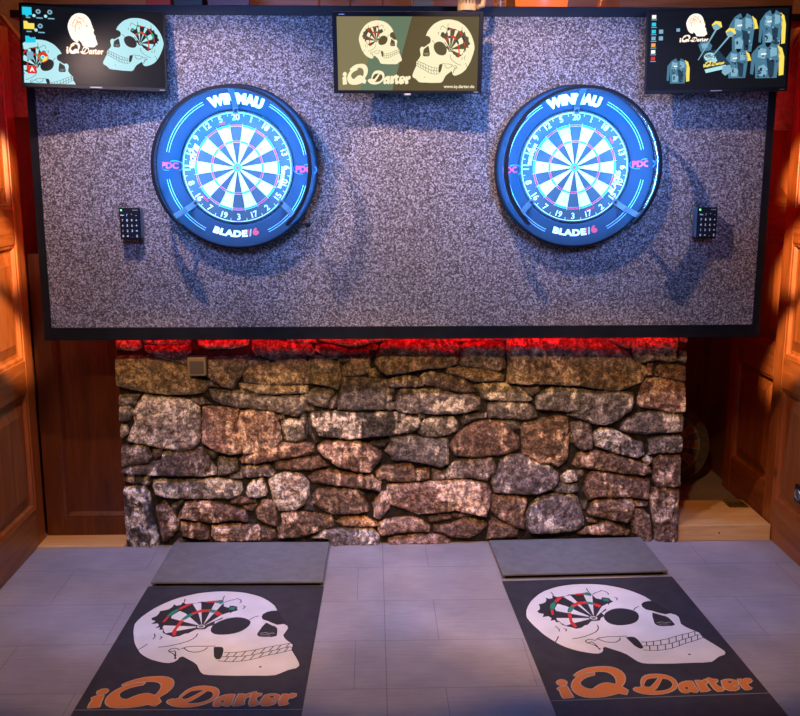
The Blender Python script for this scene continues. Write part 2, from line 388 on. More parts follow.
letter(L1('462,193 475,186 490,188 505,182 500,168 502,150 508,138 522,128 545,123 570,122 600,124 628,129 652,139 670,152 681,168 682,182 675,196 658,208 635,217 605,223 570,225 540,223 510,219 482,210 465,202'),
       (L1('530,148 555,143 585,142 570,160 550,182 538,186 520,184 514,176 520,160'), L1('608,146 632,150 650,160 660,174 655,188 640,198 620,204 595,207 565,206 580,195 592,178')))
letter(L2('203,140 212,130 228,122 250,118 276,119 290,142 310,172 300,181 282,178 266,172 252,181 236,182 222,177 210,163'), (L2('238,152 252,150 258,160 242,162'),))
letter(L2('296,117 318,116 332,121 348,112 362,116 368,126 350,138 362,156 376,170 355,177 330,179 318,160 306,138'), bot=14)
letter(L2('358,110 372,104 386,112 412,114 418,124 402,132 418,150 440,158 456,168 442,178 420,180 400,166 386,148 374,130'), bot=18)
letter(L2('440,124 458,117 485,115 512,121 530,133 532,148 505,152 512,160 536,158 534,170 514,178 485,178 462,168 446,148'), (L2('470,128 490,126 500,134 482,137'),), bot=22)
letter(L2('530,118 546,116 560,122 576,113 596,115 608,127 598,138 580,138 590,156 608,166 600,173 575,177 556,164 542,142'), bot=26)

# ================================================================ THE SETTING
def plain(name, *b, m):
    q = MB(); q.box(*b, m); return struct(q.build(name))
plain('floor', -2.2, 2.2, -5.0, 1.4, -0.05, 0.0, m='floor')
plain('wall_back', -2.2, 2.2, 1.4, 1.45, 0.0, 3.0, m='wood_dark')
plain('wall_upper', -2.2, 2.2, 0.62, 0.66, 2.36, 3.1, m='wood_brown')
plain('trim_1', -1.60, 1.70, 0.065, 0.615, 2.325, 2.355, m='wood_dark')       # ledge behind the panel top
plain('wall_left', -1.78, -1.735, -2.2, 0.62, 0.0, 3.0, m='wood_brown')
plain('wall_right', 1.84, 1.88, -2.2, 1.4, 0.0, 3.0, m='wood_brown')

def leaf(name, X, side, y0, y1, rails, z1, pmat='wood', th=0.035, handle=None):
    """panelled pine leaf standing in plane x=X, its face towards the room (side=+1 faces +x)"""
    root = MB(); sw = 0.095
    xa, xb = sorted((X, X - side * th))
    root.box(xa, xb, y0, y0 + sw, 0.0, z1, pmat); root.box(xa, xb, y1 - sw, y1, 0.0, z1, pmat)
    for a, b in rails: root.box(xa, xb, y0 + sw, y1 - sw, a, b, 'wood_x' if pmat == 'wood' else pmat)
    o = struct(root.build(name, bevel=0.004))
    for (a, b), (c, d) in zip(rails[:-1], rails[1:]):
        q = MB(); Y0, Y1, Z0, Z1 = y0 + sw, y1 - sw, b, c
        prof = [(0.0, -0.004), (0.012, -0.006), (0.020, -0.020), (0.034, -0.022), (0.080, -0.007), (0.084, -0.005)]
        rings = []
        for ins, dep in prof:
            rings.append([(X + side * dep, yy, zz) for yy, zz in ((Y0 + ins, Z0 + ins), (Y1 - ins, Z0 + ins), (Y1 - ins, Z1 - ins), (Y0 + ins, Z1 - ins))])
        vs = [p for r in rings for p in r]; fs = []
        for i in range(len(rings) - 1):
            for j in range(4): fs.append((i * 4 + j, i * 4 + (j + 1) % 4, i * 4 + 4 + (j + 1) % 4, i * 4 + 4 + j))
        fs.append(tuple(range(len(vs) - 4, len(vs)))); q.add(vs, fs, pmat)
        q.build('door_panel', o)
    return o
rails = [(0.0, 0.19), (0.735, 0.885), (1.40, 1.56), (2.20, 2.32)]
leaf('door_1', -1.70, 1, -0.60, 0.305, rails, 2.32)
d2 = leaf('door_2', 1.74, -1, -0.62, 0.30, rails, 2.32)
q = MB()       # recessed pull on the right door
q.box(1.722, 1.7395, -0.125, -0.045, 0.278, 0.362, 'metal')
hp = q.build('door_handle', d2, bevel=0.012); tag(hp, 'dark oval metal finger pull')
q = MB(); q.lathe([(0.0, 0.0), (0.019, 0.0), (0.024, -0.004), (0.027, 0.0)], 'steel', seg=24)
o = q.build('pull_ring', hp); o.rotation_euler = (0, 0, R(-90)); o.location = (1.7215, -0.085, 0.32)
leaf('door_3', 1.80, -1, 0.34, 0.99, rails, 2.32)
# wooden panelling behind the left gap
def back_leaf(x0, x1, y, z1):
    q = MB(); sw = 0.085
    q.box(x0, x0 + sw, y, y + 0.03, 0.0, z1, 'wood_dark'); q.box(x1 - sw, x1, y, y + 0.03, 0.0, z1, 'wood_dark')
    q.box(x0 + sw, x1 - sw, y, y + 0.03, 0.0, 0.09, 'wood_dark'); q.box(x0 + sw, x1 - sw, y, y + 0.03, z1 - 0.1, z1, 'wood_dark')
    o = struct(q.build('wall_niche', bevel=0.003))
    p = MB(); X0, X1, Z0, Z1 = x0 + sw, x1 - sw, 0.09, z1 - 0.1; rings = []
    for ins, dep in [(0, 0.003), (0.012, 0.006), (0.028, 0.022), (0.034, 0.022)]:
        rings += [(a, y + dep, b) for a, b in ((X0 + ins, Z0 + ins), (X1 - ins, Z0 + ins), (X1 - ins, Z1 - ins), (X0 + ins, Z1 - ins))]
    fs = [(i * 4 + j, i * 4 + (j + 1) % 4, i * 4 + 4 + (j + 1) % 4, i * 4 + 4 + j) for i in range(3) for j in range(4)] + [(12, 13, 14, 15)]
    p.add(rings, fs, 'wood_dark'); p.build('inset_panel', o)
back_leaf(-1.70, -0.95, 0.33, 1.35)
q = MB(); q.box(-1.70, -1.30, 0.185, 0.328, 0.0, 0.008, 'pine'); struct(q.build('trim_2', bevel=0.002))

# corner braces at the top, by both doors
for nm, s, pts in (('corner_brace', -1, [(-1.735, 2.38), (-1.60, 2.20), (-1.585, 2.13), (-1.60, 1.95), (-1.735, 1.95)]),
                   ('corner_brace', 1, [(1.80, 2.42), (1.67, 2.17), (1.655, 2.10), (1.66, 1.90), (1.80, 1.90)])):
    q = MB(); q.prism(pts, 0.32, 0.38, 'wood_x')
    for i in range(3):
        a = 0.012 + i * 0.028
        q.prism([(p[0] * (1 - 0) + (s * a), p[1] - a * 0.6) for p in pts[:2]] + [(p[0] + s * (a + .012), p[1] - a * 0.6 - .012) for p in pts[1::-1]], 0.312, 0.322, 'wood_x')
    o = q.build(nm)
    tag(o, ('red-lit wooden corner brace at top of the left door' if s < 0 else 'red-lit wooden corner brace at top of the right door'), 'brace')

# ================================================================ STONE PANEL
ST_H = [0.004164064, 3.401958e-06, -1.683477, -4.90035e-05, -0.00440624, 2.414941, -2.882559e-05, -0.0001883688, 1.0]
def onwall(px, py):
    w_ = ST_H[6] * px + ST_H[7] * py + ST_H[8]
    return ((ST_H[0] * px + ST_H[1] * py + ST_H[2]) / w_, (ST_H[3] * px + ST_H[4] * py + ST_H[5]) / w_)
TILE = {'A': (110, 330), 'B': (250, 330), 'C': (390, 330), 'D': (540, 330), 'E': (110, 440), 'F': (250, 440), 'G': (390, 440), 'H': (540, 440)}
STONES = '''
A T .3 30,45 150,45 165,95 140,112 30,104
A T .3 165,45 430,45 425,72 300,79 185,70
A R .2 180,86 425,80 432,120 400,136 240,138 190,118
A T .3 470,45 742,45 735,80 640,100 520,102 472,82
A T .2 30,144 210,141 330,178 415,198 440,240 500,280 518,310 500,335 440,345 300,345 200,335 100,315 30,295
A T .1 230,140 410,140 410,187 330,167
A T .3 515,150 730,140 737,190 712,235 675,270 655,317 600,303 540,268 515,250
A G .1 470,264 520,267 577,307 520,302
A T .1 742,160 790,155 805,172 760,195 740,190
A G .1 30,355 150,350 125,405 60,407 30,400
A G .1 30,412 110,410 125,440 100,485 30,495
A C .3 30,510 85,512 95,550 70,600 30,604
A P .8 190,340 240,352 330,365 430,380 470,410 478,470 480,580 455,630 420,642 300,637 130,602 95,590 110,540 130,500 125,440 150,390
A M .1 430,372 490,366 532,395 480,405 440,388
A G .2 530,320 690,325 800,350 1000,355 1045,385 1045,430 1000,465 900,442 800,427 700,417 600,402 545,370
A C .5 690,290 820,288 1050,300 1057,335 950,343 800,343 697,317
A K .3 492,412 590,414 690,422 672,500 680,590 700,660 640,667 560,647 492,605
A K .6 702,437 760,427 880,430 900,500 912,590 865,642 800,650 712,664 688,590 678,510
B T .1 10,60 60,50 200,65 330,82 345,110 340,137 30,137 10,100
B T .3 190,40 350,40 355,64 300,74 200,58
B T .3 362,40 760,37 750,58 640,68 560,93 440,73 370,60
B R .2 352,86 420,78 510,107 525,137 400,140 355,115
B R .1 628,95 660,77 685,90 670,108 632,105
B R .1 532,112 630,110 635,132 530,132
B T .3 700,80 745,50 990,38 1040,80 1100,110 1120,150 1110,185 1050,202 960,208 800,232 730,242 690,212 665,180 680,135
B T .1 -5,150 60,160 100,172 50,190 0,198 -30,185
B T .1 65,146 290,140 280,152 140,167
B T .5 -10,205 100,185 180,160 290,150 303,180 318,230 323,285 200,295 60,290 -30,280 -38,230
B T .3 312,150 370,140 470,175 485,195 485,250 478,290 465,320 400,300 327,290 324,230 313,192
B T .1 392,141 460,141 465,152 400,158
B T .1 472,150 530,143 530,165 500,174 475,168
B T .2 540,140 640,140 638,210 625,235 580,248 500,250 492,200 530,172
B T .1 642,217 665,207 690,235 680,262 640,255 632,235
B B .3 495,258 560,255 720,270 735,300 735,380 730,425 640,430 470,430 478,350 485,300
B G .2 330,325 350,312 440,322 450,345 430,370 415,415 330,405 280,375 268,352 310,340
B G .3 430,372 465,347 468,380 450,425 425,425 420,400
B G .2 300,407 330,410 340,430 325,445 300,440 292,422
B G .1 740,312 765,314 770,345 755,375 742,370
B G .2 740,382 770,397 775,425 750,435 738,420
B D .6 315,447 400,434 560,440 700,437 830,447 835,500 820,545 780,560 640,572 520,582 400,572 360,562 330,502
B M .2 150,452 175,452 180,475 160,485 148,470
B G .4 165,487 240,477 275,492 303,540 298,580 260,598 190,595 175,540
B D .1 262,452 293,432 300,500 304,565 280,558 270,480
B D .1 312,472 335,502 358,600 350,620 322,570 307,540
B D .1 640,602 740,587 720,625 680,630
C T .2 245,38 370,60 378,90 368,128 330,100 270,55
C T .3 250,33 630,33 620,55 560,60 440,60 380,63 300,50
C T .3 385,82 420,64 600,62 612,90 610,140 615,200 580,220 540,215 380,190 380,140
D T .5 -170,35 300,35 400,80 470,120 500,165 565,200 573,225 540,285 440,320 400,328 290,315 200,298 0,288 -100,290 -175,280 -168,200 -175,100
D T .2 315,35 490,30 495,60 488,98 460,98 400,68
C T .2 305,205 380,197 500,212 610,242 605,273 460,276 400,255 310,235
C M .3 165,252 200,224 280,237 400,267 445,307 450,333 400,338 300,323 180,288
C M .3 -60,282 0,265 40,250 100,245 155,262 175,298 120,308 30,305 -60,300
C B .4 45,335 60,318 240,320 330,340 440,345 478,370 480,400 468,430 400,445 270,453 150,443 60,443 27,425 32,385
C B .2 -25,335 15,312 22,370 0,385 -20,400
C B .2 0,387 22,392 25,420 0,440 -18,425
C D .4 -12,455 40,450 85,460 150,470 163,490 150,535 110,553 60,548 -10,545
C G .4 455,300 500,288 620,285 680,300 760,375 740,383 600,378 500,376 480,340
C G .2 527,397 600,387 740,390 770,420 788,470 740,483 620,476 527,473 522,430
C D .4 382,480 400,452 518,452 518,470 470,476 420,500 387,508
C G .6 180,485 240,467 340,470 363,500 363,540 320,563 230,578 175,568 157,550 167,500
C G .1 150,452 180,452 190,470 160,480
C R .2 318,617 335,597 360,562 420,512 480,487 570,484 640,522 688,580 691,637 640,662 560,672 430,682 352,672
C G .1 602,492 640,487 690,502 695,528 660,538 620,510
D R .4 -98,505 0,480 110,462 148,468 156,520 158,560 150,690 100,731 60,717 0,713 -95,663
C G .2 695,297 790,302 800,328 760,358 725,330
D T .3 500,30 730,25 740,60 727,120 738,165 700,175 640,160 540,178 505,150 500,115 497,70
D T .2 742,28 790,28 790,72 752,60
D T .1 748,115 790,115 790,180 748,165
D R .1 617,210 640,190 790,197 790,282 720,270 660,255 622,245
D R .1 582,182 605,187 600,240 577,243 572,215
D K .5 550,292 570,264 640,262 790,292 790,437 700,440 620,425 540,413 527,395 532,345
D B .5 20,330 60,312 110,308 210,320 300,330 460,330 498,347 501,390 488,430 420,478 350,508 290,503 230,483 150,453 180,438 100,433 -18,423 -20,360
D G .5 440,500 520,452 620,432 790,450 790,545 680,548 560,558 470,550 430,530
D M .2 167,497 220,490 268,502 288,600 278,640 230,643 192,623 167,600
D G .7 295,547 330,527 390,532 470,572 548,612 558,660 520,683 420,663 300,618 287,580
D G .4 582,582 650,572 790,567 790,650 585,663 592,620
E M .2 30,40 130,30 200,47 223,90 208,123 100,148 30,160
E M .1 226,52 278,47 268,88 240,113 224,80
E M .5 300,57 400,47 503,47 513,80 558,150 563,185 500,196 400,193 200,188 80,170 80,152 200,130 272,110 282,77
E D .1 512,62 530,47 573,62 568,95 545,103 522,80
E G .1 577,97 590,90 675,92 678,168 640,183 577,193 574,150
F R .4 -55,105 -20,77 60,52 200,12 280,12 343,32 343,68 300,83 150,108 30,128 -45,126
F M .3 -45,142 30,137 105,137 128,170 118,198 60,198 -10,203 -48,190
E D .3 30,192 110,182 200,192 218,225 200,243 90,228 30,215
E G .6 230,217 300,210 600,212 698,227 703,270 688,300 640,318 400,316 280,308 240,290 227,252
E M .1 642,192 700,182 713,205 680,213 642,208
E D .5 30,260 150,247 185,247 208,290 223,400 253,520 253,588 80,596 30,596
E R .4 245,362 285,332 315,362 358,430 363,480 300,543 277,540 267,470 247,410
E D .1 327,352 385,322 388,340 350,398 332,385
E R .5 365,402 400,342 460,324 530,332 600,347 713,377 733,410 733,438 640,433 540,446 400,423 365,418
E R .5 377,442 480,447 513,467 528,533 480,538 387,513 377,480
E R .2 642,330 680,307 770,317 778,338 700,348 652,343
E D .6 732,252 760,220 810,210 833,260 828,298 800,308 740,308 727,285
E R .1 712,352 745,352 788,347 760,383 722,378
E R .6 547,462 640,457 720,452 830,467 878,492 878,520 858,543 562,543 542,510
E D .2 250,592 300,562 370,532 400,537 350,560 320,592
F R .6 362,37 400,10 450,3 500,3 570,8 640,22 698,62 703,100 668,138 640,173 560,170 480,148 390,88 360,57
F R .2 137,112 200,110 300,97 370,94 398,120 418,140 330,160 230,163 137,156
F R .4 307,202 350,172 420,162 520,177 650,192 665,215 698,227 693,273 600,258 450,243 332,230
F M .3 717,60 760,7 800,-15 828,20 838,78 800,108 762,98
F R .3 672,175 710,142 800,134 860,127 882,163 930,160 958,147 953,210 920,220 800,228 737,223 722,208 692,218 673,200
F C .6 97,217 140,192 180,177 240,180 280,192 313,232 313,290 290,348 240,376 155,380 122,310
F R .2 32,380 70,322 130,332 143,400 143,468 90,453 42,425
F D .1 318,302 300,332 292,378 338,383 328,340
F R .3 332,302 365,264 450,260 560,257 600,292 628,350 628,383 560,398 440,398 370,368 337,340
F R .5 167,402 200,387 300,387 430,407 445,435 443,468 350,498 260,523 150,528 147,480 172,450
F O .5 462,440 500,417 600,412 670,440 683,460 600,466 500,463
F G .4 332,527 400,482 500,474 650,477 688,510 696,570 600,580 430,580 417,530
F K .5 657,342 700,277 735,277 748,310 743,370 690,423 662,410 667,370
G K .6 -10,247 100,234 270,220 400,217 520,237 538,280 533,360 518,413 430,393 340,378 230,393 150,396 60,368 0,343 -12,300
G K .4 -60,447 -20,427 100,414 170,432 213,465 208,490 130,493 30,498 0,508 -45,513 -60,490
G K .3 -10,532 60,517 160,512 280,507 350,537 365,560 350,575 -10,575
F D .1 455,152 500,162 480,167
G B .4 0,-20 60,-28 160,-15 308,0 313,60 308,128 270,148 200,128 100,113 12,108 0,50
G M .2 227,157 310,162 350,112 400,100 548,94 563,130 568,180 545,188 520,223 430,203 340,208 260,216 230,213
G B .4 577,170 592,112 640,82 730,80 760,112 853,142 898,182 903,215 878,250 850,268 790,288 700,290 562,283 542,230 552,190
G R .3 547,297 640,292 720,307 733,340 718,400 723,478 680,473 620,443 560,408 542,380
H G .3 -72,410 -50,350 0,302 60,290 180,292 203,310 228,400 238,455 190,488 50,498 -50,498 -67,470
G R .1 207,412 260,402 328,407 328,425 250,438 212,438
G R .1 337,402 400,392 438,407 360,423
G R .3 235,462 330,452 400,417 500,437 518,455 478,500 420,528 340,523 240,490
G R .4 522,530 532,442 550,422 640,447 688,482 680,520
H R .5 187,100 210,72 300,62 400,77 520,112 588,152 598,175 560,188 420,178 300,158 200,148 177,130
H G .3 552,107 570,87 603,97 598,125 570,138
H R .5 612,112 640,87 790,84 790,245 622,253 602,220 612,160
H G .3 117,195 150,167 228,167 236,190 200,223 130,238 114,222
H G .2 67,265 110,237 198,237 208,273 190,283 100,288
H R .4 237,270 252,202 280,170 400,182 530,197 588,217 588,260 578,318 480,308 300,308 260,323
H R .5 592,257 790,252 790,542 622,540 607,420 592,340
H R .5 257,385 282,332 340,317 490,317 503,350 498,410 465,443 380,428 270,403
H R .2 507,332 575,337 573,358 517,360
H R .2 502,380 540,367 588,410 606,540 560,540 500,498 492,440
H R .1 257,422 300,427 308,443 260,443
H R .5 200,502 250,472 370,437 420,462 480,492 470,515
H D .1 222,332 255,327 250,378 232,368
'''
PAL = {'T': (0.30, 0.25, 0.18), 'P': (0.36, 0.33, 0.33), 'K': (0.30, 0.20, 0.18), 'B': (0.21, 0.195, 0.215), 'D': (0.09, 0.085, 0.09), 'G': (0.19, 0.175, 0.18),
       'R': (0.19, 0.125, 0.10), 'M': (0.19, 0.155, 0.155), 'C': (0.42, 0.37, 0.33), 'O': (0.38, 0.24, 0.14)}
def vnoise(x, z, seed):
    def h(i, j):
        n = np.sin(i * 127.1 + j * 311.7 + seed * 74.7) * 43758.5453
        return n - np.floor(n)
    i = np.floor(x); j = np.floor(z); u = x - i; v = z - j; u = u * u * (3 - 2 * u); v = v * v * (3 - 2 * v)
    return (h(i, j) * (1 - u) + h(i + 1, j) * u) * (1 - v) + (h(i, j + 1) * (1 - u) + h(i + 1, j + 1) * u) * v
def fbm(x, z, seed, oct_=4, gain=0.55):
    a = 1.0; t = 0; s = 0
    for o_ in range(oct_):
        s = s + a * vnoise(x, z, seed + o_ * 3.1); t += a; a *= gain; x, z = x * 2.03 + 5.2, z * 2.03 + 1.7
    return s / t
def stone_wall():
    X0, X1, Z0, Z1, st = -1.288, 1.288, 0.0, 1.14, 0.0033
    nx = int(round((X1 - X0) / st)) + 1; nz_ = int(round((Z1 - Z0) / st)) + 1
    gx, gz = np.meshgrid(np.linspace(X0, X1, nx), np.linspace(Z0, Z1, nz_))
    H = np.zeros_like(gx); C = np.zeros(gx.shape + (3,)); C[:] = (0.020, 0.017, 0.016)
    H += 0.004 * fbm(gx * 30, gz * 30, 3)
    ox = (fbm(gx * 28, gz * 28, 11, 3) - 0.5) * 0.014; oz = (fbm(gx * 28, gz * 28, 17, 3) - 0.5) * 0.014
    streak = fbm(gx * 60, gz * 16, 23, 4); patch = fbm(gx * 13, gz * 15, 31, 4); fine = fbm(gx * 90, gz * 90, 41, 3)
    rough = fbm(gx * 22, gz * 22, 51, 5, 0.62)
    rid = 1 - np.abs(2 * fbm(gx * 16, gz * 16, 61, 4) - 1)
    rs = np.random.RandomState(7)
    lines = [l for l in STONES.strip().split('\n')]
    extra = []
    for ix in range(12):      # hidden top courses behind the dartboard panel
        xx = X0 + 0.11 + ix * 0.215; extra.append([(xx - .10, 0.985), (xx + .09, 0.98), (xx + .10, 1.07), (xx - .05, 1.085), (xx - .105, 1.05)])
    polys = []
    for l in lines:
        t, c, wv_, pts = l.split(' ', 3); bx, by = TILE[t]
        v = [float(q) for q in pts.replace(',', ' ').split()]
        polys.append((c, float(wv_), [onwall(bx + a / 5.3333, by + b / 5.3333) for a, b in zip(v[::2], v[1::2])]))
    polys += [('T', 0.2, e) for e in extra]
    for c, wv_, P in polys:
        P = [(a, b) for a, b in P]; P = [(X1 + .02 if a > X1 - 0.012 else (X0 - .02 if a < X0 + .012 else a), b if b > 0.012 else -0.02) for a, b in P]
        xs_ = [p[0] for p in P]; zs = [p[1] for p in P]
        i0 = max(0, int((min(xs_) - X0) / st) - 3); i1 = min(nx, int((max(xs_) - X0) / st) + 4)
        j0 = max(0, int((min(zs) - Z0) / st) - 3); j1 = min(nz_, int((max(zs) - Z0) / st) + 4)
        if i1 <= i0 or j1 <= j0: continue
        sl = (slice(j0, j1), slice(i0, i1)); x = gx[sl] + ox[sl] * .5; z = gz[sl] + oz[sl] * .5
        ins = np.zeros(x.shape, bool); dm = np.full(x.shape, 9.0); n = len(P)
        for q_ in range(n):
            (xa, za), (xb, zb) = P[q_ - 1], P[q_]
            cr = ((za > z) != (zb > z)) & (x < (xb - xa) * (z - za) / (zb - za + 1e-12) + xa); ins ^= cr
            dx, dz = xb - xa, zb - za; t = np.clip(((x - xa) * dx + (z - za) * dz) / (dx * dx + dz * dz + 1e-12), 0, 1)
            dm = np.minimum(dm, np.hypot(x - xa - t * dx, z - za - t * dz))
        sd = np.where(ins, dm, -dm) + 0.0035
        m = sd > 0
        cx, cz = sum(xs_) / n, sum(zs) / n; size = min(max(xs_) - min(xs_), max(zs) - min(zs))
        base = 0.017 + 0.012 * rs.rand() + min(size, 0.15) * 0.09
        edge = 1 - np.exp(-np.maximum(sd, 0) / 0.0075)
        tilt = (x - cx) * rs.uniform(-.06, .06) + (z - cz) * rs.uniform(-.16, .06)
        rg = 0.010 + 0.034 * wv_
        h = base * edge + (tilt + rg * (rough[sl] - .45) + 0.022 * wv_ * (rid[sl] - .6) + 0.003 * fine[sl]) * np.clip(sd / .012, 0, 1)
        col = np.array(PAL[c]) * rs.uniform(.85, 1.18) * np.array([1, rs.uniform(.96, 1.03), rs.uniform(.94, 1.05)])
        cc = col[None, None, :] * (0.72 + 0.56 * streak[sl])[..., None]
        thr = 0.72 - 0.30 * wv_
        wgt = np.clip((patch[sl] * .75 + streak[sl] * .35 - thr) * 12, 0, 1) * min(1, .5 + wv_)
        lite = {'O': (.70, .42, .20), 'R': (.66, .50, .41), 'K': (.70, .55, .48), 'T': (.62, .53, .40)}.get(c, (.72, .68, .66))
        cc = cc * (1 - wgt[..., None]) + np.array(lite)[None, None, :] * wgt[..., None]
        h = h + 0.004 * wgt
        cur = H[sl]; Cc = C[sl]; up = m & (h > cur)
        cur[up] = h[up]; Cc[up] = cc[up]
    verts = np.stack([gx, 0.215 - H, gz], -1).reshape(-1, 3)
    idx = np.arange(nx * nz_).reshape(nz_, nx)
    quads = np.stack([idx[:-1, :-1], idx[:-1, 1:], idx[1:, 1:], idx[1:, :-1]], -1).reshape(-1, 4)
    # closed sides and back so that the panel is a solid slab
    loop = np.concatenate([idx[0, :], idx[1:, -1], idx[-1, -2::-1], idx[-2:0:-1, 0]])
    back = verts[loop].copy(); back[:, 1] = 0.232
    base = len(verts); n = len(loop); verts = np.concatenate([verts, back])
    li = np.arange(n); lj = (li + 1) % n
    sides = np.stack([loop[lj], loop[li], base + li, base + lj], -1)
    faces = np.concatenate([quads, sides]).tolist() + [list(range(base, base + n))]
    me = bpy.data.meshes.new('stone_wall_panel'); me.from_pydata(verts.tolist(), [], faces); me.materials.append(M['stone'])
    ca = me.color_attributes.new('stone_colour', 'FLOAT_COLOR', 'POINT')
    full = np.ones((len(verts), 4)); full[:base, :3] = C.reshape(-1, 3); full[base:, :3] = 0.1
    ca.data.foreach_set('color', full.reshape(-1)); me.polygons.foreach_set('use_smooth', [True] * len(me.polygons)); me.update()
    o = bpy.data.objects.new('stone_wall_panel', me); COL.objects.link(o)
    tag(o, 'rough natural stone wall panel of stacked boulders under the dartboard backboard', 'stone wall')
stone_wall()

# small box on the stones
t = thing('wall_socket', (-0.925, 0.150, 0.862), 'small square beige socket with grey cover on the stone wall', 'socket')
q = MB(); q.box(-.041, .041, 0, .055, -.042, .042, 'beige'); q.build('housing', t, bevel=0.005)
q = MB(); q.box(-.031, .031, -.006, .0, -.032, .026, 'grey'); q.build('cover', t, bevel=0.003)

# ================================================================ BACKBOARD
t = thing('dartboard_backboard', (0, 0, 1.01), 'large grey speckled carpet backboard in a black wooden frame', 'backboard')
q = MB(); q.box(-1.500, 1.500, 0.0, 0.05, 0.055, 1.318, 'carpet'); q.build('carpet_face', t)
q = MB()
q.box(-1.533, -1.500, -.004, 0.062, 0.0, 1.357, 'black'); q.box(1.500, 1.533, -.004, 0.062, 0.0, 1.357, 'black')
q.box(-1.500, 1.500, -.004, 0.062, 0.0, 0.055, 'black'); q.box(-1.500, 1.500, -.004, 0.062, 1.318, 1.357, 'black')
q.box(-1.500, 1.500, 0.05, 0.062, 0.055, 1.318, 'black'); q.build('frame', t, bevel=0.002)
for (x, z) in ((-1.425, .935), (-1.10, .935), (1.425, .925)):
    q = MB(); q.lathe([(0, -.006), (.006, -.005), (.009, 0)], 'metal', center=(x, 0, z), seg=12); q.build('screw', t)
# red light strip round the back of the board
t = thing('red_led_strip', (0, 0.0665, 1.01), 'glowing red light strip behind the lower edge of the backboard', 'light strip')
q = MB(); q.box(-1.28, 1.28, -.004, 0.0, 0.030, 0.040, 'led_red'); q.build('lower_strip', t)
q = MB(); q.box(-1.29, 1.29, -.003, 0.027, 0.0, 0.008, 'black'); q.build('light_stop', t)  # unseen lip added to keep the red light off the lower stones
for s in (-1, 1):
    q = MB(); q.box(s * 1.37 - .006, s * 1.37 + .006, -.004, -.002, 0.36, 1.32, 'led_red_side'); q.build('side_strip', t)
q = MB(); q.box(-1.30, 1.30, -.004, -.002, 1.315, 1.325, 'led_red'); q.build('upper_strip', t)
# ================================================================ DARTBOARDS
SEQ = [20, 1, 18, 4, 13, 6, 10, 15, 2, 17, 3, 19, 7, 16, 8, 11, 14, 9, 12, 5]
def ring_sector(mb, r0, r1, a0, a1, y, m, n=4):
    vs = []; fs = []
    for i in range(n + 1):
        a = a0 + (a1 - a0) * i / n
        vs += [(r0 * math.cos(a), y, r0 * math.sin(a)), (r1 * math.cos(a), y, r1 * math.sin(a))]
    for i in range(n): fs.append((2 * i, 2 * i + 1, 2 * i + 3, 2 * i + 2))
    mb.add(vs, fs, m)
def put_text(mb, s, size, m, r, ang, y, flip=False, bold=0.0, shear=0.0, space=1.0, straight=False, off=0.0, sx=1.0):
    """text along a circle of radius r centred on polar angle ang (deg); flip: tops point to the centre"""
    vs, fs = text_tris(s, size, bold, shear, space); out = []
    a0 = R(ang)
    for x, z in vs:
        x = x * sx + off
        if straight:
            X_, Z_ = r * math.cos(a0) + x, r * math.sin(a0) + z
            out.append((X_, y(math.hypot(X_, Z_)) if callable(y) else y, Z_)); continue
        if flip: a = a0 + x / r; rr = r - z
        else: a = a0 - x / r; rr = r + z
        out.append((rr * math.cos(a), y(rr) if callable(y) else y, rr * math.sin(a)))
    mb.add(out, fs, m)

def dartboard(loc, label, brands, rest=False):
    WH, RD, GR, PR = ('sisal_shaded', 'sisal_black', 'sisal_shaded', 'sisal_shaded') if rest else ('sisal_white', 'sisal_red', 'sisal_green', 'white')
    t = thing('dartboard', loc, label, 'dartboard', rot=(R(-8), 0, 0) if rest else (0, 0, 0))
    q = MB(); q.lathe([(0, 0.0), (.2255, 0.0), (.2255, -.036), (.2235, -.038), (0, -.038)], 'sisal_black', seg=96)
    q.build('board_core', t, smooth=True)
    q = MB(); y = -.0388
    for i in range(20):
        a = PI / 2 - i * PI / 10; b0, b1 = a + PI / 20, a - PI / 20; dk = i % 2 == 0
        A, B = ('sisal_black', RD) if dk else (WH, GR)
        ring_sector(q, .016, .099, b0, b1, y, A); ring_sector(q, .099, .107, b0, b1, y, B)
        ring_sector(q, .107, .162, b0, b1, y, A); ring_sector(q, .162, .170, b0, b1, y, B)
    q.build('scoring_segments', t, fix=False)
    q = MB(); q.lathe([(0, y - .0004), (.016, y - .0004)], 'sisal_green', seg=24); q.lathe([(0, y - .001), (.0068, y - .001)], 'sisal_red', seg=16)
    q.build('bullseye', t)
    q = MB()
    for i in range(20):
        a = PI / 2 - (i + .5) * PI / 10
        q.tube([(r * math.cos(a), y - .0008, r * math.sin(a)) for r in (.016, .176)], .0005, 'wire', 4)
    for r in (.016, .099, .107, .162, .170):
        q.lathe([(r - .0005, y - .0005), (r, y - .0014), (r + .0005, y - .0005)], 'wire', seg=80)
    q.build('wire_spider', t)
    q = MB()
    q.lathe([(.2145, y - .003), (.216, y - .0045), (.2175, y - .003), (.216, y - .0015)], PR, seg=96, closed=True)
    for i in range(20):
        deg = 90 - 18 * i; d = deg % 360; flip = 190 < d < 350
        put_text(q, str(SEQ[i]), .034, PR, .198, deg, y - .003, flip, bold=0.0006, space=0.9)
        a = R(deg + 9); q.tube([((.204) * math.cos(a), y - .003, .204 * math.sin(a)), (.215 * math.cos(a), y - .003, .215 * math.sin(a))], .0008, PR, 4)
    q.build('number_ring', t, fix=False)
    if brands:
        for s, deg, m, sz in brands:
            q = MB(); put_text(q, s, sz, m, .1825, deg, y - .001, True, bold=.0012, shear=.2)
            q.build('brand_print', t, fix=False)
    return t

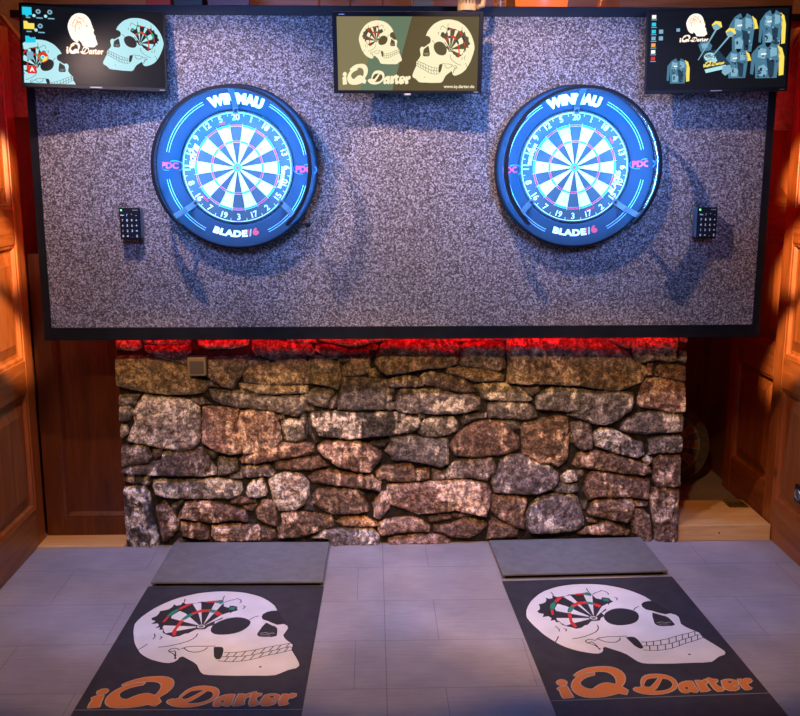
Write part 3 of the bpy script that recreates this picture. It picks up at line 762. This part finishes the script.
def surround(loc, label):
    t = thing('dartboard_surround', loc, label, 'dartboard surround')
    q = MB(); q.lathe([(.2285, 0.0), (.2285, -.076), (.233, -.0805), (.240, -.0835), (.290, -.0980), (.306, -.1045), (.316, -.1055), (.3235, -.100), (.3265, -.088), (.3255, -.050), (.318, -.012), (.308, 0.0)], 'foam', seg=128, closed=True)
    q.build('foam_ring', t, smooth=True)
    y = lambda r_: -.0842 - (r_ - .240) * .29; q = MB()
    put_text(q, 'WINMAU', .050, 'white', .268, 90, y, False, bold=.0040, space=1.04, sx=.98)
    q.build('top_logo', t, fix=False)
    q = MB()
    put_text(q, 'BLADE', .034, 'white', .266, 270, y, True, bold=.0020, space=1.08, off=-.028, sx=1.30)
    put_text(q, '/', .034, 'logo_red', .266, 270, y, True, bold=.0022, off=.043)
    put_text(q, '/', .034, 'grey_print', .266, 270, y, True, bold=.0022, off=.055)
    put_text(q, '6', .036, 'logo_red', .266, 270, y, True, bold=.0022, off=.076, sx=1.3)
    q.build('bottom_logo', t, fix=False)
    for deg in (180, 0):
        q = MB(); put_text(q, 'PDC', .034, 'logo_red', .268, deg, y, bold=.0016, straight=True)
        cx, cz = .268 * math.cos(R(deg)), 0.0
        A_ = Art(); A_.stroke([(cx + .020 + .034 * math.cos(a_), cz + .020 * math.sin(a_)) for a_ in [R(v) for v in range(-60, 131, 15)]], .004, 'logo_blue', 0)
        A_.stroke([(cx - .012 + .030 * math.cos(a_), cz + .018 * math.sin(a_)) for a_ in [R(v) for v in range(150, 300, 15)]], .003, 'logo_blue', 0)
        A_.emit(q, lambda a, b, o_: (a, y(math.hypot(a, b)) + .0003, b)); q.build('side_logo', t, fix=False)
    for a0, a1 in ((118, 169), (12, 62), (191, 243), (297, 347)):
        for r in (.275, .284):
            q = MB(); ring_sector(q, r - .0010, r + .0010, R(a0), R(a1), y(r), 'paleblue', 24); q.build('arc_line', t, fix=False)
    return t

def ring_light(loc, label, side):
    t = thing('ring_light', loc, label, 'ring light')
    a0, a1 = R(-47), R(227)
    yb, yf = -.212, -.258
    q = MB(); q.lathe([(.2965, yf), (.3085, yf), (.3085, yb), (.3062, yb + .008), (.3050, yb + .008), (.3035, yb - .004), (.2965, yb - .0205)], 'casing', seg=96, closed=True, a0=a0, a1=a1)
    q.build('arc_housing', t, smooth=True)
    q = MB(); q.lathe([(.2976, yb - .0161), (.3025, yb - .0045)], 'led_white', seg=96, a0=a0 + .03, a1=a1 - .03)
    q.build('led_band', t)
    for a_ in (90, 219, 321):
        q = MB(); a = R(a_); e = Vector((-math.sin(a), 0, math.cos(a))) * .011; d = Vector((math.cos(a), 0, math.sin(a)))
        pts = [d * .210 + Vector((0, -.086, 0)), d * .236 + Vector((0, -.090, 0)), d * .262 + Vector((0, -.12, 0)), d * .296 + Vector((0, -.20, 0)), d * .300 + Vector((0, -.235, 0))]
        vs = []
        for i, p in enumerate(pts):
            nrm = Vector((0, 1, 0)) if i < 2 else d
            vs += [p - e, p + e, p + e + nrm * .003, p - e + nrm * .003]
        fs = [(i * 4 + j, i * 4 + (j + 1) % 4, i * 4 + 4 + (j + 1) % 4, i * 4 + 4 + j) for i in range(4) for j in range(4)] + [(0, 1, 2, 3), (16, 17, 18, 19)]
        q.add(vs, fs, 'casing_grey'); arm = q.build('mounting_arm', t)
        q = MB(); p = d * .224 - Vector((0, .090, 0)); q.lathe([(0, -.006), (.005, -.006), (.007, 0)], 'casing', center=tuple(p), seg=12); q.build('foot_screw', arm)
    # power lead leaving the open end
    a = a0; p0 = Vector((.302 * math.cos(a), -.24, .302 * math.sin(a)))
    q = MB()
    if side < 0:
        q.tube([p0, p0 + Vector((.03, .02, .004)), p0 + Vector((.075, .10, -.006)), p0 + Vector((.06, .236, -.09))], .002, 'casing', 6)
        q.tube([p0 + Vector((.068, .095, -.006)), p0 + Vector((.085, .105, -.006))], .009, 'casing', 10)
    else:
        q.tube([p0, p0 + Vector((-.012, .02, -.02)), p0 + Vector((.004, .06, -.028)), p0 + Vector((.0, .12, -.02)), p0 + Vector((-.02, .238, -.06))], .0022, 'casing', 6)
    q.build('power_lead', t, smooth=True)
    return t

for s, x, z, other in ((-1, -0.684, 1.729, 'left'), (1, 0.687, 1.731, 'right')):
    nxt = 'nearer the left door' if s < 0 else 'nearer the right door'
    br = [('BLADE6', 165, 'white', .028), ('winmau', 347, 'white', .028), ('TRIPLE', 222, 'sisal_red', .012), ('SISAL', 108, 'sisal_red', .012)] if s < 0 else \
         [('winmau', 163, 'white', .028), ('BLADE6', 340, 'white', .028), ('TRIPLE', 292, 'sisal_red', .012), ('SISAL', 36, 'sisal_red', .012)]
    q = MB()
    dartboard((x, -.041, z), f'round bristle dartboard {nxt}, {"BLADE6" if s < 0 else "winmau"} on its left side', br)
    # bracket between board and backboard, part of the surround's thing
    sr = surround((x, -.004, z), f'black foam dartboard surround with white lettering {nxt}, {"left" if s<0 else "right"} of the centre monitor')
    q.lathe([(0, .002), (.09, .002), (.09, -.035), (0, -.035)], 'metal', seg=24); q.build('wall_bracket', sr)
    sr.rotation_euler = (0, R(1.6 if s < 0 else -2.6), 0)
    ring_light((x, 0, z), f'C-shaped ring light on three arms in front of the dartboard {nxt}', s)

# the board in the dark niche, shade painted into its segments
ob = dartboard((1.50, 1.05, 0.226), 'dartboard in shade-darkened colours leaning in the dark niche beside the right door', None, True)

# ================================================================ MONITORS
def emat(name, col, es): return mat(name, (0.006, 0.006, 0.006), 0.3, emit=col, es=es, spec=0.04)
EM = {
 'L': {'bg': emat('screen_black', (0.02, 0.022, 0.03), 0.3), 'skull': emat('screen_pale_blue', (0.48, 0.86, 0.93), 0.95), 'white': emat('screen_white', (1.0, 0.95, 0.85), 1.1),
       'cyan': emat('screen_cyan', (0.02, 0.62, 0.85), 1.0), 'yellow': emat('screen_yellow', (1.0, 0.78, 0.12), 1.0), 'red': emat('screen_red', (0.75, 0.03, 0.02), 1.0),
       'green': emat('screen_green', (0.02, 0.45, 0.15), 0.9), 'orange': emat('screen_orange', (1.0, 0.40, 0.08), 1.0), 'steel': emat('screen_steel_blue', (0.08, 0.22, 0.33), 0.9),
       'light': emat('screen_light_blue', (0.25, 0.50, 0.65), 0.9), 'darkblue': emat('screen_dark_blue', (0.025, 0.06, 0.10), 0.8)},
 'C': {'bg': emat('screen_olive_glare', (0.115, 0.085, 0.032), 1.0), 'glare': emat('screen_pale_glare', (0.24, 0.20, 0.09), 1.0), 'glare2': emat('screen_sage_glare', (0.14, 0.20, 0.12), 1.0),  # warm room reflection put into these glowing screen tones
       'skull': emat('screen_cream', (1.0, 0.90, 0.58), 1.0)}}
TOART = {'skull_white': EM['L']['skull'], 'art_black': EM['L']['bg'], 'art_red': EM['L']['red'], 'art_green': EM['L']['green'], 'art_orange': EM['L']['white'], 'art_pale': EM['L']['orange']}
def monitor(loc, rot, wd, ht, label, bez=0.008, bot=1.9):
    """root at the centre of the front face; x right, z up, -y towards the room"""
    t = thing('monitor', loc, label, 'monitor', rot=rot)
    W, H_ = wd / 2, ht / 2
    q = MB()
    q.box(-W, -W + bez, 0, .018, -H_, H_, 'casing'); q.box(W - bez, W, 0, .018, -H_, H_, 'casing')
    q.box(-W + bez, W - bez, 0, .018, H_ - bez, H_, 'casing'); q.box(-W + bez, W - bez, 0, .018, -H_, -H_ + bez * bot, 'casing')
    q.box(-W + .004, W - .004, .010, .026, -H_ + .004, H_ - .004, 'casing'); q.box(-W * .55, W * .55, .026, .046, -H_ * .6, H_ * .6, 'casing')
    q.build('housing', t, bevel=0.0015)
    return t, (-W + bez, W - bez, -H_ + bez * bot, H_ - bez)
def screen(t, box, art, bg):
    x0, x1, z0, z1 = box
    q = MB(); q.box(x0, x1, .004, .010, z0, z1, bg); sc_ = q.build('screen', t)
    q = MB(); art.emit(q, lambda a, b, o_: (a, .0036 - o_, b), 0.00012); q.build('screen_picture', sc_, fix=False)
    return sc_
def place(art, box, u0, u1, v0, v1, mirror=False, remap=None, off=0, src=(-.35, .332, .04, .725), ang=0):
    """put art whose source bbox is src at fractions u0..u1 (from left), v0..v1 (from top) of the screen"""
    x0, x1, z0, z1 = box; a0, a1, b0_, b1 = src
    ca, sa = math.cos(R(ang)), math.sin(R(ang)); cx, cy = (u0 + u1) / 2, (v0 + v1) / 2
    wx, wz = x1 - x0, z1 - z0
    def fn(a, b):
        f = (a - a0) / (a1 - a0); g = (b - b0_) / (b1 - b0_)
        if mirror: f = 1 - f
        X = (u0 + (u1 - u0) * f - cx) * wx; Z = -(v0 + (v1 - v0) * g - cy) * wz
        X, Z = X * ca - Z * sa, X * sa + Z * ca
        return (x0 + cx * wx + X, z1 - cy * wz + Z)
    return art.map(fn, remap, off, (x0, x1, z0, z1))
def rect(A_, box, u0, v0, u1, v1, m, layer=1):
    x0, x1, z0, z1 = box; wx, wz = x1 - x0, z1 - z0
    A_.poly([(x0 + wx * u0, z1 - wz * v0), (x0 + wx * u1, z1 - wz * v0), (x0 + wx * u1, z1 - wz * v1), (x0 + wx * u0, z1 - wz * v1)], m, layer)
def upoly(A_, box, pts, m, layer=1):
    x0, x1, z0, z1 = box; wx, wz = x1 - x0, z1 - z0
    A_.poly(clip([(x0 + wx * u, z1 - wz * v) for u, v in pts], x0, x1, z0, z1), m, layer)
def udisc(A_, box, u, v, r, m, layer=1, n=12):
    x0, x1, z0, z1 = box; A_.poly(disc(x0 + (x1 - x0) * u, z1 - (z1 - z0) * v, r, n), m, layer)
def utext(A_, box, u, v, s, size, m, layer=1, bold=0.0, shear=0.0):
    x0, x1, z0, z1 = box; vs, fs = text_tris(s, size, bold, shear)
    for f in fs: A_.poly([(x0 + (x1 - x0) * u + vs[i][0], z1 - (z1 - z0) * v + vs[i][1]) for i in f], m, layer)
LSRC = (-.327, .340, .731, .924)
e = EM['L']
# brain-pattern head logo: pale skull with orange dots
def logo(A_, box, u0, u1, v0, v1):
    A_.p += place(SK, box, u0, u1, v0, v1, remap={**TOART, 'skull_white': e['white'], 'art_red': e['orange'], 'art_green': e['orange'], 'art_black': e['white']}, off=0).p
    rs = random.Random(3)
    for i in range(34):
        a = rs.random() * 2 * PI; r = math.sqrt(rs.random())
        udisc(A_, box, u0 + (u1 - u0) * (.40 + .30 * r * math.cos(a)), v0 + (v1 - v0) * (.30 + .20 * r * math.sin(a)), .0016, e['orange'], 12, 6)
    for du, dv, rr in ((.66, .38, .0035), (.86, .42, .0025)): udisc(A_, box, u0 + (u1 - u0) * du, v0 + (v1 - v0) * dv, rr, e['orange'], 13, 8)
# left monitor
t, b = monitor((-1.197, -0.191, 2.177), (-.167, .015, .25), .531, .314, 'black monitor at top left showing desktop icons and two skulls')
A_ = Art()
A_.p += place(SK, b, .565, 1.01, .07, .80, True, TOART, ang=-4).p
A_.p += place(SK, b, -.10, .36, .42, 1.16, False, TOART, off=0, ang=4).p
logo(A_, b, .31, .52, .06, .50)
A_.p += place(LT, b, .30, .56, .45, .60, False, TOART, src=LSRC).p
rect(A_, b, .005, .03, .07, .13, e['cyan'], 30); rect(A_, b, .028, .13, .048, .15, e['cyan'], 30)
for uu, vv in ((.115, .08), (.195, .08), (.125, .265)):
    udisc(A_, b, uu, vv, .009, e['light'], 30); udisc(A_, b, uu, vv, .004, e['darkblue'], 31); udisc(A_, b, uu - .03, vv + .055, .006, e['skull'], 30); rect(A_, b, uu - .015, vv + .075, uu + .03, vv + .09, e['light'], 30)
upoly(A_, b, [(.012, .21), (.035, .21), (.045, .235), (.085, .235), (.085, .31), (.012, .31)], e['yellow'], 30)
rect(A_, b, .03, .335, .065, .35, e['light'], 30); rect(A_, b, .03, .155, .06, .17, e['light'], 30)
upoly(A_, b, [(.02, .40), (.045, .40), (.055, .42), (.09, .41), (.09, .48), (.02, .49)], e['cyan'], 30)
rect(A_, b, .025, .60, .07, .70, e['light'], 30)
udisc(A_, b, .135, .665, .020, e['red'], 30); upoly(A_, b, [(.105, .64), (.135, .665), (.13, .73), (.108, .70)], e['green'], 31); upoly(A_, b, [(.135, .665), (.17, .65), (.163, .70), (.13, .73)], e['yellow'], 31); udisc(A_, b, .135, .665, .008, e['white'], 32); udisc(A_, b, .135, .665, .006, e['cyan'], 33)
rect(A_, b, .027, .78, .088, .88, e['red'], 30); utext(A_, b, .058, .83, 'A', .022, e['white'], 32, .001)
screen(t, b, A_, e['bg'])
def dress(t, wd, ht, dash=True):
    if dash:
        q = MB(); q.box(-.022, .022, -.0008, 0, -ht / 2 + .005, -ht / 2 + .009, 'grey_print'); q.build('maker_mark', t)
    q = MB(); q.box(wd / 2 - .03, wd / 2 - .012, -.0008, 0, -ht / 2 + .005, -ht / 2 + .008, 'grey_print'); q.build('bezel_mark', t)
dress(t, .531, .314)
mon_l = t
# centre monitor
t, b = monitor((-0.001, -0.221, 2.158), (.208, .006, -.06), .574, .300, 'thick-framed monitor at top centre with cream skulls on a screen painted with olive glare', bez=0.017, bot=.7)
A_ = Art(); ec = EM['C']
upoly(A_, b, [(0, 0), (.42, 0), (.28, 1), (0, 1)], ec['glare'], 0); upoly(A_, b, [(.30, 0), (.53, 0), (.39, 1), (.16, 1)], ec['glare2'], 1)  # slanted bands imitate room glare on the glass
TC = {'skull_white': ec['skull'], 'art_black': ec['bg'], 'art_red': e['red'], 'art_green': e['darkblue'], 'art_orange': ec['skull'], 'art_pale': ec['skull']}
A_.p += place(SK, b, .54, .985, .02, .90, True, TC, off=3, ang=-2).p
A_.p += place(SK, b, .145, .46, .04, .64, False, TC, off=3).p
A_.p += place(LT, b, .035, .52, .64, .92, False, TC, src=LSRC, off=0).p
utext(A_, b, .87, .945, 'www.iq-darter.de', .0165, ec['skull'], 30, .0004)
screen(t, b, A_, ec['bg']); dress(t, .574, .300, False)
q = MB(); q.box(-.014, .014, -.004, .012, -.159, -.150, 'steel'); q.build('power_button', t, bevel=.002)
q = MB(); q.box(-.262, -.240, -.0008, 0, .139, .142, 'steel'); q.build('maker_mark', t)
mon_c = t
# right monitor
t, b = monitor((1.205, -0.203, 2.176), (.0, -.02, -.06), .552, .318, 'black monitor at top right showing darts and dart shirts')
A_ = Art()
logo(A_, b, .265, .42, .04, .33)
A_.p += place(LT, b, .225, .43, .31, .40, False, {**TOART, 'art_orange': e['white'], 'art_pale': e['orange']}, src=LSRC).p
for i, (c1, vv) in enumerate((('white', .05), ('cyan', .145), ('cyan', .235), ('light', .32), ('orange', .405), ('white', .49), ('red', .575))):
    rect(A_, b, .022, vv, .052, vv + .045, e[c1], 5); rect(A_, b, .018, vv + .055, .058, vv + .065, e['light'], 5)
rect(A_, b, .075, .235, .105, .285, e['light'], 5); rect(A_, b, .075, .32, .105, .37, e['light'], 5); rect(A_, b, .20, .225, .225, .265, e['light'], 5)
def shirt(u, v, w_, h_, long_left, ly):
    P = lambda pts, m, k_: upoly(A_, b, [(u + w_ * a, v + h_ * c) for a, c in pts], e[m], k_)
    P([(.36, .02), (.62, .02), (.78, .10), (.88, .32), (.80, .98), (.16, .98), (.12, .32), (.20, .10)], 'steel', ly)
    P([(.22, .14), (.46, .18), (.42, .46), (.20, .40)], 'light', ly + 1); P([(.56, .12), (.76, .16), (.78, .36), (.58, .40)], 'light', ly + 1)
    P([(.24, .66), (.40, .60), (.52, .72), (.48, .92), (.26, .92)], 'light', ly + 1); P([(.28, .72), (.34, .70), (.36, .78), (.30, .80)], 'darkblue', ly + 2)
    P([(.30, .30), (.46, .29), (.46, .33), (.30, .34)], 'white', ly + 2)
    P([(.46, .42), (.72, .5), (.70, .94), (.56, .94)], 'darkblue', ly + 1)
    rs = random.Random(int(u * 1000))
    for i in range(26):
        a, c = .2 + .58 * rs.random(), .1 + .82 * rs.random(); d_ = .02 + .05 * rs.random()
        P([(a, c), (a + d_, c + .01), (a + d_ * .7, c + d_), (a - .01, c + d_ * .8)], rs.choice(['light', 'darkblue', 'darkblue', 'darkblue', 'bg', 'light', 'bg']), ly + 2)
    P([(.40, .0), (.60, .0), (.56, .09), (.48, .14), (.43, .09)], 'bg', ly + 3)
    if long_left: P([(.20, .10), (.02, .30), (.0, .85), (.09, .88), (.14, .45)], 'steel', ly); P([(.78, .08), (.92, .16), (1.0, .40), (1.0, .90), (.86, .92), (.84, .45)], 'yellow', ly)
    else: P([(.20, .10), (.04, .30), (.0, .50), (.12, .52)], 'steel', ly); P([(.78, .08), (.92, .18), (1.0, .40), (.84, .42)], 'yellow', ly)
shirt(.57, .05, .215, .50, False, 6); shirt(.79, .02, .19, .47, True, 10)
shirt(.555, .50, .19, .38, False, 16); shirt(.74, .43, .24, .46, True, 22); shirt(.14, .60, .165, .33, True, 6)
for (ua, va, ub, vb) in ((.36, .63, .485, .20), (.405, .70, .585, .29)):
    upoly(A_, b, [(ua, va), (ua + .004, va + .008), (ub + .012, vb + .03), (ub, vb + .02)], e['light'], 30)
    mu, mv = ua * .35 + ub * .65, va * .35 + vb * .65
    upoly(A_, b, [(ub - .035, vb - .01), (ub - .01, vb - .055), (ub + .03, vb - .045), (ub + .04, vb + .02), (ub + .01, vb + .055), (ub - .02, vb + .05)], e['yellow'], 31)
    upoly(A_, b, [(ub - .03, vb), (ub + .0, vb - .02), (ub + .035, vb + .03), (ub + .01, vb + .05), (ub - .02, vb + .05)], e['light'], 32)
upoly(A_, b, [(.38, .54), (.50, .50), (.60, .70), (.44, .80)], e['darkblue'], 24)
A_.p += place(SK, b, .40, .50, .54, .66, False, TOART, off=25).p
A_.p += place(LT, b, .40, .55, .64, .71, False, {**TOART, 'art_orange': e['yellow'], 'art_pale': e['yellow']}, src=LSRC, off=20, ang=8).p
upoly(A_, b, [(.41, .755), (.56, .70), (.575, .745), (.42, .80)], e['skull'], 40)
upoly(A_, b, [(.36, .44), (.38, .40), (.43, .40), (.46, .45), (.45, .51), (.38, .53)], e['steel'], 23); upoly(A_, b, [(.38, .43), (.42, .42), (.43, .47), (.39, .49)], e['light'], 24)
upoly(A_, b, [(.54, .72), (.59, .70), (.61, .78), (.56, .84), (.535, .80)], e['light'], 41)
screen(t, b, A_, e['bg']); dress(t, .552, .318)
mon_r = t
# wall arms of the three monitors
for mt, x, yb, z in ((mon_l, -1.19, -.148, 2.177), (mon_c, 0.0, -.178, 2.158), (mon_r, 1.205, -.158, 2.176)):
    q = MB(); q.box(-.05, .05, -.0, .008, -.05, .05, 'metal'); q.tube([(0, .0, 0), (0, yb + .006, 0)], .014, 'metal', 10)
    o = q.build('wall_arm'); o.location = (x, -.0085, z)
    o.parent = mt; mt_m = Matrix.LocRotScale(mt.location, mt.rotation_euler, None); o.matrix_parent_inverse = mt_m.inverted()

# ================================================================ NUMBER PADS
t = thing('number_pad', (-1.128, -.004, 1.505), 'black numeric keypad on the wall nearest the left edge, left of the left dartboard', 'keypad', rot=(0, 0, 0))
q = MB()
q.box(-.038, .038, -.060, .003, -.060, .060, 'holder')
for i in range(3): q.box(.038, .0395, -.050 + i * .018, -.042 + i * .018, -.056, .056, 'steel'); q.box(-.0395, -.038, -.050 + i * .018, -.042 + i * .018, -.056, .056, 'steel')
q.build('wall_holder', t, bevel=.002)
q = MB(); q.box(-.041, .041, -.073, -.060, -.065, .064, 'casing'); q.build('keypad_body', t, bevel=.003)
q = MB(); q.box(.012, .034, -.0738, -.073, .053, .056, 'grey_print'); q.build('maker_mark', t)
q = MB(); q.box(-.036, -.030, -.0742, -.073, .051, .057, 'green_dot'); q.build('indicator_light', t)
legs = ['Num', '/', '*', '-', '7', '8', '9', '+', '4', '5', '6', '+', '1', '2', '3', '=', '0', '00', '.', 'E']
for i, lg in enumerate(legs):
    r, c = divmod(i, 4); x0 = -.037 + c * .0188; z1 = .044 - r * .0212
    q = MB(); q.box(x0, x0 + .0172, -.0785, -.073, z1 - .0192, z1, 'casing')
    vs, fs = text_tris(lg, .013 if len(lg) < 2 else .007, .0004)
    q.add([(x0 + .0086 + a, -.0788, z1 - .0096 + b_) for a, b_ in vs], fs, 'white'); q.build('key', t, fix=False)
q = MB(); q.tube([(-.012, -.05, .062), (-.016, -.05, .078), (-.035, -.04, .082), (-.052, -.03, .068), (-.055, -.02, .03), (-.046, -.012, .002), (-.040, -.01, -.01)], .0016, 'casing', 6)
q.build('cable', t, smooth=True)
c = copy_tree(t); c.location = (1.250, -.004, 1.505)
c['label'] = 'black numeric keypad on the wall nearest the right edge, right of the right dartboard'

# ================================================================ MATS
def make_mat(cx, ytop, ang, label, plabel, px, pyt, plen, pang):
    t = thing('dart_mat', (cx, ytop, 0), label, 'dart mat', rot=(0, 0, R(ang)))
    L_ = 1.75; W = .7365 / 2
    q = MB(); q.box(-W, W, -L_, 0, 0.0005, .0075, 'matblack'); q.build('rubber_sheet', t, bevel=.002)
    q = MB(); q.box(-W, W, -.9365, -.9335, .0075, .0082, 'grey_print'); q.build('border_line', t)
    q = MB(); SK.emit(q, lambda a, b, o_: (a, -b, .0077 + o_), .00015); q.build('skull_print', t, fix=False)
    q = MB(); LT.emit(q, lambda a, b, o_: (a, -b, .0077 + o_), .00012); tag(q.build('orange_lettering', t, fix=False), 'orange script lettering')
    o = thing('rubber_mat_plate', (px, pyt, 0), plabel, 'mat', rot=(0, 0, R(pang)))
    q = MB(); q.box(-.36, .36, -plen, 0, .0165, .0255, 'rubber'); q.build('plate', o, bevel=.002)
    q = MB(); q.box(-.345, .345, -plen + .022, -.002, .0005, .0165, 'casing'); q.build('base_frame', o)
make_mat(-.7200, -.268, -1.4, 'printed skull dart mat on the floor under the left dartboard', 'plain black rubber plate behind the left skull mat', -.707, .172, .437, -1.2)
make_mat(.7710, -.237, 2.1, 'printed skull dart mat on the floor under the right dartboard', 'plain black rubber plate behind the right skull mat', .757, .172, .385, 1.6)

# ================================================================ SILL in the right niche
t = thing('wooden_sill', (1.52, .185, 0), 'pale pine threshold board on the floor at the right niche', 'threshold')
q = MB(); q.box(-.225, .215, 0, .35, 0, .078, 'pine'); q.build('board', t, bevel=.003)
q = MB(); q.tube([(-.03, -.001, .04), (-.03, .004, .04)], .004, 'casing', 10); q.build('screw_hole', t)
q = MB(); q.box(.105, .205, .235, .325, .078, .081, 'brass'); q.tube([(.11, .33, .083), (.20, .33, .083)], .005, 'brass', 10)
for a in (.125, .155, .185): q.tube([(a, .28, .081), (a, .28, .0825)], .006, 'metal', 10)
tag(q.build('hinge_plate', t), 'brass hinge plate')

# ================================================================ THINGS ON THE LEDGE
ZL = 2.355
def carton(x0, x1, y0, y1, h, m, name, label, cat):
    t = thing(name, ((x0 + x1) / 2, (y0 + y1) / 2, ZL), label, cat)
    W, D = (x1 - x0) / 2, (y1 - y0) / 2
    q = MB(); q.box(-W, W, -D, D, 0, h * .72, m); q.build('body', t, bevel=.004)
    q = MB(); q.box(-W - .003, W + .003, -D - .003, D + .003, h * .72, h, m); q.build('lid', t, bevel=.004)
carton(-1.055, -.955, .08, .2, .14, 'red_gloss', 'storage_box', 'bright red box on the ledge above the left monitor', 'box')
carton(-.945, -.825, .08, .2, .16, 'box_black', 'storage_box', 'black box on the ledge beside the red box', 'box')
carton(-.815, -.64, .12, .24, .15, 'maroon', 'storage_box', 'maroon box on the ledge, third from the left', 'box')
carton(.03, .115, .08, .16, .16, 'pine', 'wooden_box', 'pale wooden box on the ledge above the centre monitor', 'box')
t = thing('lantern', (.585, .22, ZL), 'glowing orange lantern on the ledge between the centre and right monitors', 'lantern')
q = MB(); q.lathe([(.095, 0), (.105, .01), (.112, .08), (.10, .17), (.04, .2), (0, .2)], 'orange_glow', seg=32, axis='Z'); q.build('shade', t, smooth=True)
q = MB(); q.lathe([(0, 0), (.085, 0), (.085, .008), (0, .008)], 'metal', seg=24, axis='Z'); q.build('base', t)
t = thing('hat', (.85, .14, ZL), 'dark brown ornament with small glints on the ledge near the right monitor', 'ornament')
q = MB(); q.lathe([(0, 0), (.085, 0), (.088, .006), (.06, .012), (.045, .05), (.03, .09), (0, .1)], 'amber', seg=24, axis='Z'); q.build('body', t, smooth=True)
t.name = 'ornament'
for i in range(5):
    q = MB(); q.lathe([(0, .004), (.005, .003), (.006, 0)], 'steel', seg=8); o = q.build('stud', t); o.location = (-.04 + i * .02, -.075 + abs(i - 2) * .008, .012)
t0 = None
for i, (x, lab) in enumerate(((-.355, 'red stemmed glass on the ledge, first from the left'), (-.225, 'red stemmed glass on the ledge, middle one of three'), (-.09, 'red stemmed glass on the ledge, nearest the pale wooden box'))):
    if t0 is None:
        t0 = thing('stemmed_glass', (x, .14, ZL), lab, 'glass', group='stemmed glasses on the ledge')
        q = MB(); q.lathe([(0, 0), (.032, 0), (.030, .004), (.006, .012), (0, .012)], 'amber', seg=24, axis='Z'); q.build('foot', t0, smooth=True)
        q = MB(); q.lathe([(.006, .010), (.004, .03), (.006, .08)], 'amber', seg=12, axis='Z'); q.build('stem', t0, smooth=True)
        q = MB(); q.lathe([(.005, .078), (.03, .10), (.036, .14), (.030, .18), (.028, .18), (.033, .14), (.027, .103), (0, .085)], 'amber', seg=24, axis='Z'); q.build('bowl', t0, smooth=True)
    else:
        c = copy_tree(t0); c.location.x = x; c['label'] = lab
t = thing('candle_glass', (.395, .13, ZL), 'small orange mottled candle glass on the ledge right of the skull', 'candle holder')
q = MB(); q.lathe([(0, 0), (.022, 0), (.026, .02), (.028, .08), (.024, .08), (.022, .02), (0, .012)], mat('mottled_orange_glass', (0.75, 0.22, 0.05), 0.3, noise=0.7, nscale=90, emit=(1, .2, .03), es=.12), seg=24, axis='Z'); q.build('cup', t, smooth=True)
q = MB(); q.lathe([(0, .014), (.018, .014), (.018, .06), (0, .062)], 'bone', seg=20, axis='Z'); q.build('candle', t, smooth=True)

# skull ornament standing on the centre monitor
def skull_ornament():
    t = thing('skull_ornament', (.245, -.205, 2.311), 'small bone-coloured skull ornament standing on top of the centre monitor', 'ornament', rot=(0, 0, R(38)))
    bm = bmesh.new(); bmesh.ops.create_icosphere(bm, subdivisions=4, radius=1.0)
    for v in bm.verts:
        c_ = v.co.copy(); x, y, z = c_
        s = Vector((.058 * x + .012, .046 * y, .050 * z + .092))
        if z < 0: s.x += (-.012 if x > 0 else 0) * -z; s.y *= 1 - .25 * -z
        for sy in (-1, 1):          # eye sockets in the face (towards -x)
            d = (Vector((x, y, z)) - Vector((-.88, sy * .42, -.20))).length
            s.x += .020 * math.exp(-(d / .22) ** 2)
        d = (Vector((x, y * 1.6, z)) - Vector((-.85, 0, -.52))).length; s.x += .012 * math.exp(-(d / .16) ** 2)
        if x < -.3 and z < -.35: s.x -= .010
        v.co = s
    me = bpy.data.meshes.new('cranium'); bm.to_mesh(me); bm.free(); me.materials.append(M['bone']); me.polygons.foreach_set('use_smooth', [True] * len(me.polygons))
    o = bpy.data.objects.new('cranium', me); COL.objects.link(o); o.parent = t
    def arch(r0, r1, z0, z1, name, m):
        q = MB(); vs = []; n = 14
        for i in range(n + 1):
            a = PI / 2 + PI * i / n
            for r, z in ((r0, z0), (r1, z0), (r1, z1), (r0, z1)): vs.append((-.012 + r * 1.15 * math.cos(a), r * .95 * math.sin(a), z))
        fs = [(i * 4 + j, i * 4 + (j + 1) % 4, i * 4 + 4 + (j + 1) % 4, i * 4 + 4 + j) for i in range(n) for j in range(4)] + [(0, 1, 2, 3), tuple(range(n * 4, n * 4 + 4))]
        q.add(vs, fs, m); return q.build(name, t, bevel=.002)
    t.scale = (1.25, 1.25, 1.25)
    arch(.014, .030, .040, .060, 'upper_jaw', 'bone'); j = arch(.018, .033, .0, .020, 'lower_jaw', 'bone')
    arch(.016, .028, .018, .042, 'tooth_gap', 'bone_dark')
    for row, z0, z1 in ((0, .028, .041), (1, .019, .0275)):
        for i in range(10):
            a = PI / 2 + PI * (i + .5) / 10; q = MB(); cx, cy = -.012 + .030 * 1.15 * math.cos(a), .030 * .95 * math.sin(a)
            q.box(-.003, .003, -.0034, .0034, z0, z1, 'bone'); o = q.build('tooth', t, bevel=.001); o.location = (cx, cy, 0); o.rotation_euler = (0, 0, a)
    for sy in (-1, 1):
        q = MB(); q.tube([(-.005, sy * .030, .012), (.012, sy * .034, .016), (.02, sy * .034, .055)], [.008, .009, .007], 'bone', 10); q.build('jaw_branch', t, smooth=True)
skull_ornament()
